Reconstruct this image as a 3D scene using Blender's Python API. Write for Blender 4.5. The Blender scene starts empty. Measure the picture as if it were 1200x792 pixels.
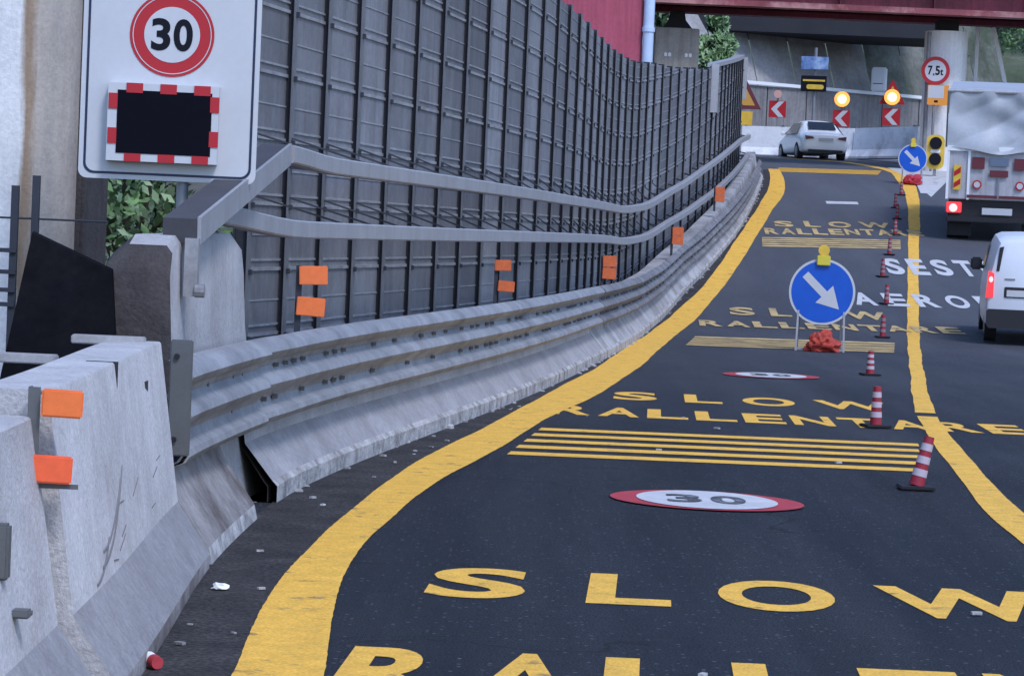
import bpy, bmesh, math, random
from mathutils import Vector, Matrix
from bisect import bisect
random.seed(7)
R = math.radians
S = bpy.context.scene
C = S.collection

# ------------------------------------------------------------------ camera, sky, sun, exposure
FPX, EYE, ROLL, PITCH = 3267.0, 1.667, 0.0436, math.atan(129.1 / 3267.0)
F = Vector((0, math.cos(PITCH), -math.sin(PITCH))); U0 = Vector((0, math.sin(PITCH), math.cos(PITCH))); R0 = Vector((1, 0, 0))
CX = R0 * math.cos(ROLL) + U0 * math.sin(ROLL); CY = U0 * math.cos(ROLL) - R0 * math.sin(ROLL)
cam = bpy.data.objects.new('camera', bpy.data.cameras.new('camera')); C.objects.link(cam)
cam.data.sensor_width = 36; cam.data.lens = FPX / 1200 * 36; cam.data.clip_start = 0.3; cam.data.clip_end = 3000
m = Matrix((CX, CY, -F)).transposed().to_4x4(); m.translation = (0, 0, EYE); cam.matrix_world = m
S.camera = cam

SUN_EL, SUN_AZ = R(52), R(150)          # azimuth clockwise from +Y: behind the camera, from the right
w = bpy.data.worlds.new('World'); S.world = w; w.use_nodes = True
nt = w.node_tree; bg = nt.nodes['Background']; sky = nt.nodes.new('ShaderNodeTexSky'); sky.sky_type = 'NISHITA'; sky.sun_disc = False
sky.sun_elevation = SUN_EL; sky.sun_rotation = SUN_AZ; sky.air_density = 1.0; sky.dust_density = 1.0; sky.ozone_density = 1.6
nt.links.new(sky.outputs[0], bg.inputs[0]); bg.inputs[1].default_value = 0.15
sl = bpy.data.lights.new('sun', 'SUN'); sl.energy = 1.3; sl.angle = R(12); sl.color = (1.0, 0.95, 0.9)
so = bpy.data.objects.new('sun', sl); C.objects.link(so)
sd = Vector((math.sin(SUN_AZ) * math.cos(SUN_EL), math.cos(SUN_AZ) * math.cos(SUN_EL), math.sin(SUN_EL)))
so.rotation_euler = sd.to_track_quat('Z', 'Y').to_euler()
S.view_settings.view_transform = 'Standard'; S.view_settings.look = 'None'; S.view_settings.exposure = 0.62; S.view_settings.use_white_balance = True; S.view_settings.white_balance_temperature = 5650; S.view_settings.white_balance_tint = 14; S.view_settings.gamma = 1.0

# ------------------------------------------------------------------ materials
def mat(name, col, rough=0.7, var=0.0, scale=4.0, col2=None, amount=0.5, streak=0.0, metal=0.0, bump=0.0, bscale=40.0, emit=None, estr=0.0, spec=0.4, stretch=(1, 1, 1), sharp=0.12, grain=0.0, gscale=110.0):
    M = bpy.data.materials.new(name); M.use_nodes = True; n = M.node_tree.nodes; l = M.node_tree.links; b = n['Principled BSDF']
    b.inputs['Roughness'].default_value = rough; b.inputs['Metallic'].default_value = metal; b.inputs['Specular IOR Level'].default_value = spec
    c4 = (*col, 1); b.inputs['Base Color'].default_value = c4
    if var or col2 or streak or bump or grain:
        tc = n.new('ShaderNodeTexCoord')
        def noise(sc, det=6, st=None, rg=0.6):
            t = n.new('ShaderNodeTexNoise'); t.inputs['Scale'].default_value = sc; t.inputs['Detail'].default_value = det; t.inputs['Roughness'].default_value = rg
            if st:
                mp = n.new('ShaderNodeMapping'); mp.inputs['Scale'].default_value = st; l.new(tc.outputs['Object'], mp.inputs[0]); l.new(mp.outputs[0], t.inputs[0])
            else: l.new(tc.outputs['Object'], t.inputs[0])
            return t
        def mix(kind, f, a, bb):
            x = n.new('ShaderNodeMix'); x.data_type = 'RGBA'; x.blend_type = kind
            for i, v in ((0, f), (6, a), (7, bb)):
                if hasattr(v, 'is_linked'): l.new(v, x.inputs[i])
                else: x.inputs[i].default_value = v
            return x.outputs[2]
        cur = c4
        if col2:
            t = noise(scale * 0.7, 9, stretch, 0.7); r = n.new('ShaderNodeValToRGB'); r.color_ramp.elements[0].position = max(0, 1 - amount - sharp); r.color_ramp.elements[1].position = min(1, 1 - amount + sharp)
            l.new(t.outputs[0], r.inputs[0]); cur = mix('MIX', r.outputs[0], c4, (*col2, 1))
        if var:
            t = noise(scale, 8, stretch); r = n.new('ShaderNodeMapRange'); r.inputs[1].default_value = 0.3; r.inputs[2].default_value = 0.7; r.inputs[3].default_value = 1 - var; r.inputs[4].default_value = 1 + var * 0.6
            l.new(t.outputs[0], r.inputs[0])
            cb = n.new('ShaderNodeCombineColor'); [l.new(r.outputs[0], cb.inputs[i]) for i in range(3)]
            cur = mix('MULTIPLY', 1.0, cur, cb.outputs[0])
            t2 = noise(scale * 12, 4); r2 = n.new('ShaderNodeMapRange'); r2.inputs[1].default_value = 0.3; r2.inputs[2].default_value = 0.7; r2.inputs[3].default_value = 1 - var * 0.6; r2.inputs[4].default_value = 1 + var * 0.4
            l.new(t2.outputs[0], r2.inputs[0]); cb2 = n.new('ShaderNodeCombineColor'); [l.new(r2.outputs[0], cb2.inputs[i]) for i in range(3)]
            cur = mix('MULTIPLY', 1.0, cur, cb2.outputs[0])
        if streak:
            t = noise(1.0, 6, (9, 9, 0.5)); r = n.new('ShaderNodeMapRange'); r.inputs[1].default_value = 0.42; r.inputs[2].default_value = 0.7; r.inputs[3].default_value = 1; r.inputs[4].default_value = 1 - streak
            l.new(t.outputs[0], r.inputs[0]); cb = n.new('ShaderNodeCombineColor')
            l.new(r.outputs[0], cb.inputs[0])
            for i, p in ((1, 1.08), (2, 1.2)):
                mm = n.new('ShaderNodeMath'); mm.operation = 'POWER'; mm.inputs[1].default_value = p; l.new(r.outputs[0], mm.inputs[0]); l.new(mm.outputs[0], cb.inputs[i])
            cur = mix('MULTIPLY', 1.0, cur, cb.outputs[0])
        if grain:
            t = noise(gscale, 2); r = n.new('ShaderNodeMapRange'); r.inputs[1].default_value = 0.35; r.inputs[2].default_value = 0.68; r.inputs[3].default_value = 1 - grain; r.inputs[4].default_value = 1 + grain * 1.3
            l.new(t.outputs[0], r.inputs[0]); cb = n.new('ShaderNodeCombineColor'); [l.new(r.outputs[0], cb.inputs[i]) for i in range(3)]
            cur = mix('MULTIPLY', 1.0, cur, cb.outputs[0])
        if hasattr(cur, 'is_linked'): l.new(cur, b.inputs['Base Color'])
        if bump:
            t = noise(bscale, 5); bp = n.new('ShaderNodeBump'); bp.inputs['Strength'].default_value = bump; bp.inputs['Distance'].default_value = 0.02
            l.new(t.outputs[0], bp.inputs['Height']); l.new(bp.outputs[0], b.inputs['Normal'])
    if emit:
        b.inputs['Emission Color'].default_value = (*emit, 1); b.inputs['Emission Strength'].default_value = estr
    return M

def specks(M):                                                  # pale stone chips and fine cracks in the wearing course
    n = M.node_tree.nodes; l = M.node_tree.links; b = n['Principled BSDF']; src = b.inputs['Base Color'].links[0].from_socket
    tc = n.new('ShaderNodeTexCoord'); v = n.new('ShaderNodeTexVoronoi'); v.inputs['Scale'].default_value = 34; l.new(tc.outputs['Object'], v.inputs[0])
    sc_ = n.new('ShaderNodeSeparateColor'); l.new(v.outputs['Color'], sc_.inputs[0])
    a = n.new('ShaderNodeMath'); a.operation = 'GREATER_THAN'; a.inputs[1].default_value = 0.90; l.new(sc_.outputs[0], a.inputs[0])
    d = n.new('ShaderNodeMath'); d.operation = 'LESS_THAN'; d.inputs[1].default_value = 0.30; l.new(v.outputs['Distance'], d.inputs[0])
    m_ = n.new('ShaderNodeMath'); m_.operation = 'MULTIPLY'; l.new(a.outputs[0], m_.inputs[0]); l.new(d.outputs[0], m_.inputs[1])
    mx = n.new('ShaderNodeMix'); mx.data_type = 'RGBA'; l.new(m_.outputs[0], mx.inputs[0]); l.new(src, mx.inputs[6]); mx.inputs[7].default_value = (0.11, 0.11, 0.12, 1)
    w_ = n.new('ShaderNodeTexVoronoi'); w_.feature = 'DISTANCE_TO_EDGE'; w_.inputs['Scale'].default_value = 0.42
    ns = n.new('ShaderNodeTexNoise'); ns.inputs['Scale'].default_value = 1.7; ns.inputs['Detail'].default_value = 5; l.new(tc.outputs['Object'], ns.inputs[0])
    ad = n.new('ShaderNodeVectorMath'); ad.operation = 'MULTIPLY_ADD'; l.new(ns.outputs['Color'], ad.inputs[0]); ad.inputs[1].default_value = (1.1, 1.1, 0); l.new(tc.outputs['Object'], ad.inputs[2]); l.new(ad.outputs[0], w_.inputs[0])
    k = n.new('ShaderNodeMapRange'); k.inputs[1].default_value = 0.003; k.inputs[2].default_value = 0.009; k.inputs[3].default_value = 0.75; k.inputs[4].default_value = 0.0; l.new(w_.outputs['Distance'], k.inputs[0])
    n2 = n.new('ShaderNodeTexNoise'); n2.inputs['Scale'].default_value = 0.35; l.new(tc.outputs['Object'], n2.inputs[0])
    g2 = n.new('ShaderNodeMapRange'); g2.inputs[1].default_value = 0.50; g2.inputs[2].default_value = 0.56; l.new(n2.outputs[0], g2.inputs[0])
    kk = n.new('ShaderNodeMath'); kk.operation = 'MULTIPLY'; l.new(k.outputs[0], kk.inputs[0]); l.new(g2.outputs[0], kk.inputs[1])
    m2 = n.new('ShaderNodeMix'); m2.data_type = 'RGBA'; l.new(kk.outputs[0], m2.inputs[0]); l.new(mx.outputs[2], m2.inputs[6]); m2.inputs[7].default_value = (0.006, 0.006, 0.007, 1)
    l.new(m2.outputs[2], b.inputs['Base Color'])
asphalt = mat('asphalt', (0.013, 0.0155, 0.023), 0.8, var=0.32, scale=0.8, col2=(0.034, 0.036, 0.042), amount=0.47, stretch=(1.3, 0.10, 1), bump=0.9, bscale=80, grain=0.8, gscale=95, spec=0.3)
def pale_far(M, y0, y1, col):
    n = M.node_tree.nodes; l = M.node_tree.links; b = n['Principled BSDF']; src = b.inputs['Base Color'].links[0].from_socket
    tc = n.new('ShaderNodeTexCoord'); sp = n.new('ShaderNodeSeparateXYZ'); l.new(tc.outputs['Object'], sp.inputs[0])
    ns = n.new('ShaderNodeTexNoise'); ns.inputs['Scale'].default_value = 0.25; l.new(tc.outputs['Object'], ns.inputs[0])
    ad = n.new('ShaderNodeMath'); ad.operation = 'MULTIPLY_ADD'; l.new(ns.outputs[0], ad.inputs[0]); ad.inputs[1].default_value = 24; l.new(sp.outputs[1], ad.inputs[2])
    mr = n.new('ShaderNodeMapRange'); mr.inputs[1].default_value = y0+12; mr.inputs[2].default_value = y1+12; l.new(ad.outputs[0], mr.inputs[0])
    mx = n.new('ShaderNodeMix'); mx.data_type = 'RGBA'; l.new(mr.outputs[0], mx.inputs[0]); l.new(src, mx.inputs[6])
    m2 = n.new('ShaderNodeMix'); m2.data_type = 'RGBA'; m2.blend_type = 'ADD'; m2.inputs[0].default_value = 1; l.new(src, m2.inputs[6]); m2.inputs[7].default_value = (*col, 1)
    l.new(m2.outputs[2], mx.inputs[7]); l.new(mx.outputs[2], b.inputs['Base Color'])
specks(asphalt)
pale_far(asphalt, 20, 72, (0.072, 0.076, 0.086))            # colour pales gradually with distance along the road
dirt = mat('roadside_dirt', (0.05, 0.045, 0.042), 0.95, var=0.5, scale=3, col2=(0.028, 0.024, 0.024), amount=0.5, bump=0.8, bscale=30, grain=0.6, gscale=45)
yellow = mat('yellow_paint', (0.82, 0.468, 0.055), 0.75, var=0.16, scale=6, col2=(0.28, 0.18, 0.07), amount=0.375, sharp=0.04, bump=0.4, bscale=60, grain=0.14, gscale=70)
yellow_old = mat('worn_yellow_paint', (0.58, 0.42, 0.17), 0.8, var=0.3, scale=3, col2=(0.20, 0.16, 0.10), amount=0.42, sharp=0.1)
white_paint = mat('white_road_paint', (0.55, 0.55, 0.55), 0.7, var=0.15, scale=3, col2=(0.3, 0.3, 0.3), amount=0.3)
red_paint = mat('red_road_paint', (0.42, 0.04, 0.05), 0.7, var=0.2, scale=4)
black_paint = mat('black_road_paint', (0.07, 0.07, 0.08), 0.8, var=0.4, scale=9, col2=(0.30, 0.30, 0.32), amount=0.42)
concrete = mat('barrier_concrete', (0.50, 0.49, 0.49), 0.85, var=0.15, scale=1.6, streak=0.06, bump=0.45, bscale=45, grain=0.10, gscale=55, col2=(0.36, 0.345, 0.34), amount=0.44)
block_concrete = mat('pale_block_concrete', (0.40, 0.39, 0.39), 0.88, var=0.22, scale=1.8, streak=0.08, bump=0.4)
concrete_grey = mat('grey_concrete', (0.32, 0.315, 0.325), 0.88, var=0.24, scale=1.8, streak=0.07, bump=0.4, bscale=40)
concrete_far = mat('blotched_far_concrete', (0.42, 0.42, 0.43), 0.9, var=0.3, scale=1.2, col2=(0.20, 0.20, 0.205), amount=0.45, streak=0.1, bump=0.5)
concrete_crumb = mat('crumbled_concrete', (0.46, 0.45, 0.44), 0.95, var=0.3, scale=7, col2=(0.16, 0.15, 0.145), amount=0.44, bump=1.0, bscale=18)
concrete_dirt = mat('soiled_concrete', (0.40, 0.385, 0.38), 0.9, var=0.25, scale=1.6, col2=(0.13, 0.11, 0.105), amount=0.52, streak=0.08, bump=0.5, bscale=35)
concrete_shade = mat('shade_dark_concrete', (0.066, 0.058, 0.058), 0.95, var=0.35, scale=4, bump=0.6, bscale=30, streak=0.2)  # dark tone stands for shade, put into the concrete colour
concrete_pier = mat('pier_concrete', (0.36, 0.36, 0.33), 0.9, var=0.2, scale=1.5, streak=0.25, bump=0.3)
concrete_white = mat('pale_column_concrete', (0.82, 0.81, 0.80), 0.85, var=0.12, scale=1.2, streak=0.15, bump=0.2)
column_mat = mat('weathered_column_concrete', (0.74, 0.74, 0.735), 0.85, var=0.14, scale=1.4, streak=0.10, bump=0.25, grain=0.06, gscale=40)
def column_stain_shade(M):                                            # rust run, plus the shaft's shaded side darkened in the colour
    n = M.node_tree.nodes; l = M.node_tree.links; b = n['Principled BSDF']; src = b.inputs['Base Color'].links[0].from_socket
    tc = n.new('ShaderNodeTexCoord'); mp = n.new('ShaderNodeMapping'); mp.inputs['Scale'].default_value = (5, 5, 0.5); l.new(tc.outputs['Object'], mp.inputs[0])
    ns = n.new('ShaderNodeTexNoise'); ns.inputs['Scale'].default_value = 1.6; ns.inputs['Detail'].default_value = 8; ns.inputs['Roughness'].default_value = 0.65; l.new(mp.outputs[0], ns.inputs[0])
    sp = n.new('ShaderNodeSeparateXYZ'); l.new(tc.outputs['Object'], sp.inputs[0])
    ad = n.new('ShaderNodeMath'); ad.operation = 'MULTIPLY_ADD'; l.new(ns.outputs[0], ad.inputs[0]); ad.inputs[1].default_value = 0.16; l.new(sp.outputs[0], ad.inputs[2])
    cr_ = n.new('ShaderNodeValToRGB'); l.new(ad.outputs[0], cr_.inputs[0]); e = cr_.color_ramp.elements
    e[0].position = 0.50; e[0].color = (1, 1, 1, 1); e[1].position = 0.545; e[1].color = (0.42, 0.30, 0.20, 1)
    for p, c in ((0.575, (0.46, 0.35, 0.25, 1)), (0.61, (0.66, 0.59, 0.52, 1)), (0.70, (0.55, 0.50, 0.45, 1)), (0.78, (0.62, 0.55, 0.48, 1)), (0.86, (0.38, 0.33, 0.29, 1))):
        q = e.new(p); q.color = c
    mx = n.new('ShaderNodeMix'); mx.data_type = 'RGBA'; mx.blend_type = 'MULTIPLY'; mx.inputs[0].default_value = 1; l.new(src, mx.inputs[6]); l.new(cr_.outputs[0], mx.inputs[7]); l.new(mx.outputs[2], b.inputs['Base Color'])
column_stain_shade(column_mat)
wall_back = mat('retaining_wall_concrete', (0.25, 0.245, 0.25), 0.9, var=0.25, scale=0.5, streak=0.3, bump=0.3, bscale=10)
wall_mossy = mat('mossy_wall_concrete', (0.18, 0.185, 0.165), 0.95, var=0.35, scale=0.6, col2=(0.06, 0.075, 0.045), amount=0.5)
galv = mat('galvanised_steel', (0.33, 0.335, 0.35), 0.6, var=0.22, scale=3, metal=0.15, col2=(0.22, 0.22, 0.23), amount=0.47, streak=0.12)
galv_dirty = mat('dirty_galvanised_steel', (0.27, 0.27, 0.28), 0.65, var=0.35, scale=4, metal=0.25, col2=(0.16, 0.15, 0.15), amount=0.5)
galv_light = mat('pale_galvanised_rail', (0.36, 0.365, 0.385), 0.5, var=0.12, scale=3, metal=0.2, streak=0.1)
steel_grey = mat('grey_end_plate_steel', (0.115, 0.12, 0.12), 0.6, var=0.1, scale=5)
bolt_dark = mat('dark_bolt', (0.02, 0.02, 0.025), 0.5)
panel_dark = mat('slate_noise_panel', (0.205, 0.207, 0.225), 0.7, var=0.22, scale=1.6, metal=0.1, streak=0.2)
def per_object(M, lo_, hi_):
    n = M.node_tree.nodes; l = M.node_tree.links; b = n['Principled BSDF']; src = b.inputs['Base Color'].links[0].from_socket
    oi = n.new('ShaderNodeObjectInfo'); mr = n.new('ShaderNodeMapRange'); mr.inputs[3].default_value = lo_; mr.inputs[4].default_value = hi_; l.new(oi.outputs['Random'], mr.inputs[0])
    cb = n.new('ShaderNodeCombineColor'); [l.new(mr.outputs[0], cb.inputs[i]) for i in range(3)]
    mx = n.new('ShaderNodeMix'); mx.data_type = 'RGBA'; mx.blend_type = 'MULTIPLY'; mx.inputs[0].default_value = 1; l.new(src, mx.inputs[6]); l.new(cb.outputs[0], mx.inputs[7]); l.new(mx.outputs[2], b.inputs['Base Color'])
per_object(panel_dark, 0.68, 1.28)
panel_rib = mat('dusty_panel_rib', (0.30, 0.305, 0.32), 0.65, var=0.35, scale=5, metal=0.1)
post_dark = mat('dark_blue_post', (0.030, 0.034, 0.046), 0.7, var=0.2, scale=5)
post_edge = mat('worn_post_flange', (0.15, 0.155, 0.17), 0.5, var=0.2, scale=5)
orange = mat('orange_reflector', (0.80, 0.17, 0.03), 0.35, var=0.1, scale=20, spec=0.6)
orange_bright = mat('bright_orange_reflector', (0.85, 0.13, 0.04), 0.3, var=0.1, scale=20, spec=0.6)
orange_dull = mat('dull_orange_reflector', (0.55, 0.12, 0.03), 0.5, var=0.2, scale=10)
sign_white = mat('white_sign_sheet', (0.52, 0.53, 0.55), 0.45, var=0.05, scale=2)
sign_red = mat('red_sign_sheet', (0.40, 0.012, 0.02), 0.45)
sign_black = mat('black_sign_sheet', (0.008, 0.008, 0.014), 0.7, spec=0.15)
sign_blue = mat('blue_sign_sheet', (0.012, 0.09, 0.50), 0.4, var=0.1, scale=4)
navy_line = mat('navy_sign_border', (0.012, 0.02, 0.06), 0.4)
screen = mat('dark_led_display', (0.005, 0.005, 0.010), 0.9, spec=0.08)
pole_metal = mat('grey_pole_metal', (0.25, 0.26, 0.28), 0.5, metal=0.4, var=0.1)
steel_dark = mat('dark_terminal_steel', (0.06, 0.06, 0.068), 0.8, var=0.15, scale=4)
beam_shade_mat = mat('bridge_shade_concrete', (0.03, 0.03, 0.036), 0.9, var=0.2, scale=1)  # shade under the bridge put into the beam colour
scuff = mat('grey_tyre_scuff', (0.20, 0.195, 0.20), 0.8)
girder_red = mat('dull_maroon_girder_steel', (0.20, 0.032, 0.055), 0.65, var=0.25, scale=0.6, streak=0.3, col2=(0.13, 0.03, 0.04), amount=0.45)
slab_pale = mat('pale_paved_slope', (0.36, 0.355, 0.36), 0.9, var=0.25, scale=0.6, streak=0.1, col2=(0.24, 0.235, 0.225), amount=0.45)
rubber = mat('black_rubber', (0.014, 0.014, 0.017), 0.75, var=0.2, scale=3)
black_board_mat = mat('black_board', (0.004, 0.004, 0.006), 0.9, var=0.4, scale=2, spec=0.08, col2=(0.009, 0.009, 0.010), amount=0.45)
white_metal = mat('white_painted_metal', (0.78, 0.79, 0.80), 0.4)
red_steel = mat('red_bridge_steel', (0.40, 0.075, 0.12), 0.6, var=0.15, scale=0.8, streak=0.25)
red_steel_pale = mat('sky_lit_red_flange', (0.26, 0.07, 0.08), 0.7, var=0.3, scale=0.5, col2=(0.50, 0.26, 0.25), amount=0.46, sharp=0.05)  # pale patches put the sky light on the flange into its colour
pipe_blue = mat('pale_blue_downpipe', (0.50, 0.60, 0.78), 0.4, var=0.1, scale=3)
car_white = mat('white_car_paint', (0.90, 0.91, 0.92), 0.25, spec=0.5)
van_white = mat('white_van_paint', (0.70, 0.73, 0.78), 0.28, spec=0.5, var=0.04, scale=2)
glass_dark = mat('dark_vehicle_glass', (0.015, 0.018, 0.024), 0.08, spec=0.6)
plastic_black = mat('black_bumper_plastic', (0.02, 0.02, 0.024), 0.55)
tail_red = mat('red_tail_light', (0.5, 0.02, 0.03), 0.2, emit=(1, 0.08, 0.08), estr=0.5)
tail_lit = mat('lit_brake_light', (0.8, 0.1, 0.1), 0.2, emit=(1, 0.25, 0.22), estr=2.2)
lamp_amber = mat('lit_amber_lamp', (0.9, 0.5, 0.1), 0.3, emit=(1, 0.22, 0.02), estr=0.9)
lamp_core = mat('lit_lamp_core', (0.9, 0.6, 0.3), 0.3, emit=(1, 0.62, 0.22), estr=2.0)
lamp_off = mat('unlit_pale_lamp', (0.6, 0.35, 0.3), 0.3)
lamp_yellow = mat('yellow_lamp_body', (0.66, 0.55, 0.05), 0.4, var=0.08, scale=8)
sand_orange = mat('orange_sandbag', (0.48, 0.06, 0.035), 0.6, var=0.35, scale=6, bump=0.6, bscale=40, col2=(0.30, 0.03, 0.02), amount=0.45)
sand_red = mat('red_sandbag', (0.45, 0.03, 0.05), 0.6, var=0.2, scale=8)
cone_red = mat('red_marker_plastic', (0.28, 0.018, 0.035), 0.5, var=0.1, scale=10)
cone_white = mat('white_reflective_band', (0.44, 0.38, 0.42), 0.4)
tarp = mat('pale_blue_tarpaulin', (0.40, 0.425, 0.46), 0.45, var=0.10, scale=1.2, bump=0.5, bscale=2.5, spec=0.5)
truck_grey = mat('pale_grey_truck_board', (0.46, 0.46, 0.50), 0.6, var=0.14, scale=2, streak=0.2, col2=(0.34, 0.33, 0.34), amount=0.42)
truck_plate = mat('blue_grey_plate', (0.13, 0.17, 0.24), 0.5)
truck_red = mat('dull_red_reflector', (0.13, 0.03, 0.04), 0.4)
orange_panel = mat('orange_sign_sheet', (0.78, 0.30, 0.03), 0.45)
yellow_sign = mat('yellow_sign_sheet', (0.72, 0.48, 0.05), 0.45, var=0.15, scale=5)
sign_sky = mat('pale_blue_sign_sheet', (0.35, 0.47, 0.66), 0.4, col2=(0.06, 0.13, 0.34), amount=0.5, scale=3)
bark = mat('tree_bark', (0.10, 0.075, 0.055), 0.9, var=0.3, scale=4, bump=0.5)
leaf_a = mat('light_leaf', (0.15, 0.26, 0.09), 0.55, var=0.35, scale=1.5)
leaf_b = mat('dark_leaf', (0.04, 0.08, 0.025), 0.6, var=0.35, scale=1.5)
leaf_p = mat('pale_leaf', (0.30, 0.42, 0.22), 0.55, var=0.3, scale=1.5)
ground_m = mat('dry_ground', (0.12, 0.11, 0.09), 0.95, var=0.3, scale=0.6, col2=(0.06, 0.075, 0.04), amount=0.5)
hill_m = mat('scrub_hillside', (0.10, 0.115, 0.075), 0.95, var=0.35, scale=0.5, col2=(0.05, 0.07, 0.035), amount=0.5, bump=0.6, bscale=3)
paper = mat('white_litter', (0.8, 0.8, 0.8), 0.6)
ledge_pale = mat('pale_ledge_concrete', (0.34, 0.33, 0.33), 0.8, var=0.2, scale=6)

# ------------------------------------------------------------------ road profile and plan curves
PYS = [0, 44, 50, 57, 66, 77, 88, 97, 106, 120, 150, 400]; PZS = [0, 0, 0.12, 0.62, 1.63, 2.78, 3.89, 4.45, 4.85, 5.2, 5.4, 5.4]
def mono(xs, zs):
    n = len(xs); d = [(zs[k+1]-zs[k])/(xs[k+1]-xs[k]) for k in range(n-1)]
    mm = [d[0]] + [0 if d[k-1]*d[k] <= 0 else 2*d[k-1]*d[k]/(d[k-1]+d[k]) for k in range(1, n-1)] + [d[-1]]
    def g(y):
        if y <= xs[0]: return zs[0] + (y - xs[0]) * mm[0]
        if y >= xs[-1]: return zs[-1] + (y - xs[-1]) * mm[-1]
        i = bisect(xs, y) - 1; h = xs[i+1]-xs[i]; t = (y-xs[i])/h
        return (2*t**3-3*t*t+1)*zs[i]+(t**3-2*t*t+t)*h*mm[i]+(-2*t**3+3*t*t)*zs[i+1]+(t**3-t*t)*h*mm[i+1]
    return g
_zr = mono(PYS, PZS)
def zr(y): return 0.0 if y <= 44 else (5.4 if y > 150 else _zr(y))
def cr(pts):
    xs = [p[0] for p in pts]; ys = [p[1] for p in pts]; n = len(pts)
    mm = [(xs[min(k+1, n-1)]-xs[max(k-1, 0)])/(ys[min(k+1, n-1)]-ys[max(k-1, 0)]) for k in range(n)]
    def g(y):
        if y <= ys[0]: return xs[0]+(y-ys[0])*mm[0]
        if y >= ys[-1]: return xs[-1]+(y-ys[-1])*mm[-1]
        i = bisect(ys, y)-1; h = ys[i+1]-ys[i]; t = (y-ys[i])/h
        return (2*t**3-3*t*t+1)*xs[i]+(t**3-2*t*t+t)*h*mm[i]+(-2*t**3+3*t*t)*xs[i+1]+(t**3-t*t)*h*mm[i+1]
    return g
toe = cr([(-1.2, 4), (-1.28, 10), (-1.38, 13.1), (-1.36, 15.4), (-1.30, 16.8), (-1.13, 18.4), (-0.89, 20.2), (-0.52, 22.7), (0.03, 26.5), (0.59, 30.85), (1.06, 35), (1.48, 38.7), (2.38, 47.6), (3.34, 55.2), (4.32, 61.1), (5.14, 66), (6.11, 73.1), (7.10, 81.6), (7.55, 86)])
def normal(fn, y):
    d = (fn(y + 0.6) - fn(y - 0.6)) / 1.2; n = math.hypot(1, d); return -1 / n, d / n
def off(fn, y, o):
    nx, ny = normal(fn, y); return fn(y) + nx * o, y + ny * o
def fence_off(y): return 1.35 + (0.80 - 1.35) * min(1, max(0, (y - 18) / 17))

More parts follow.
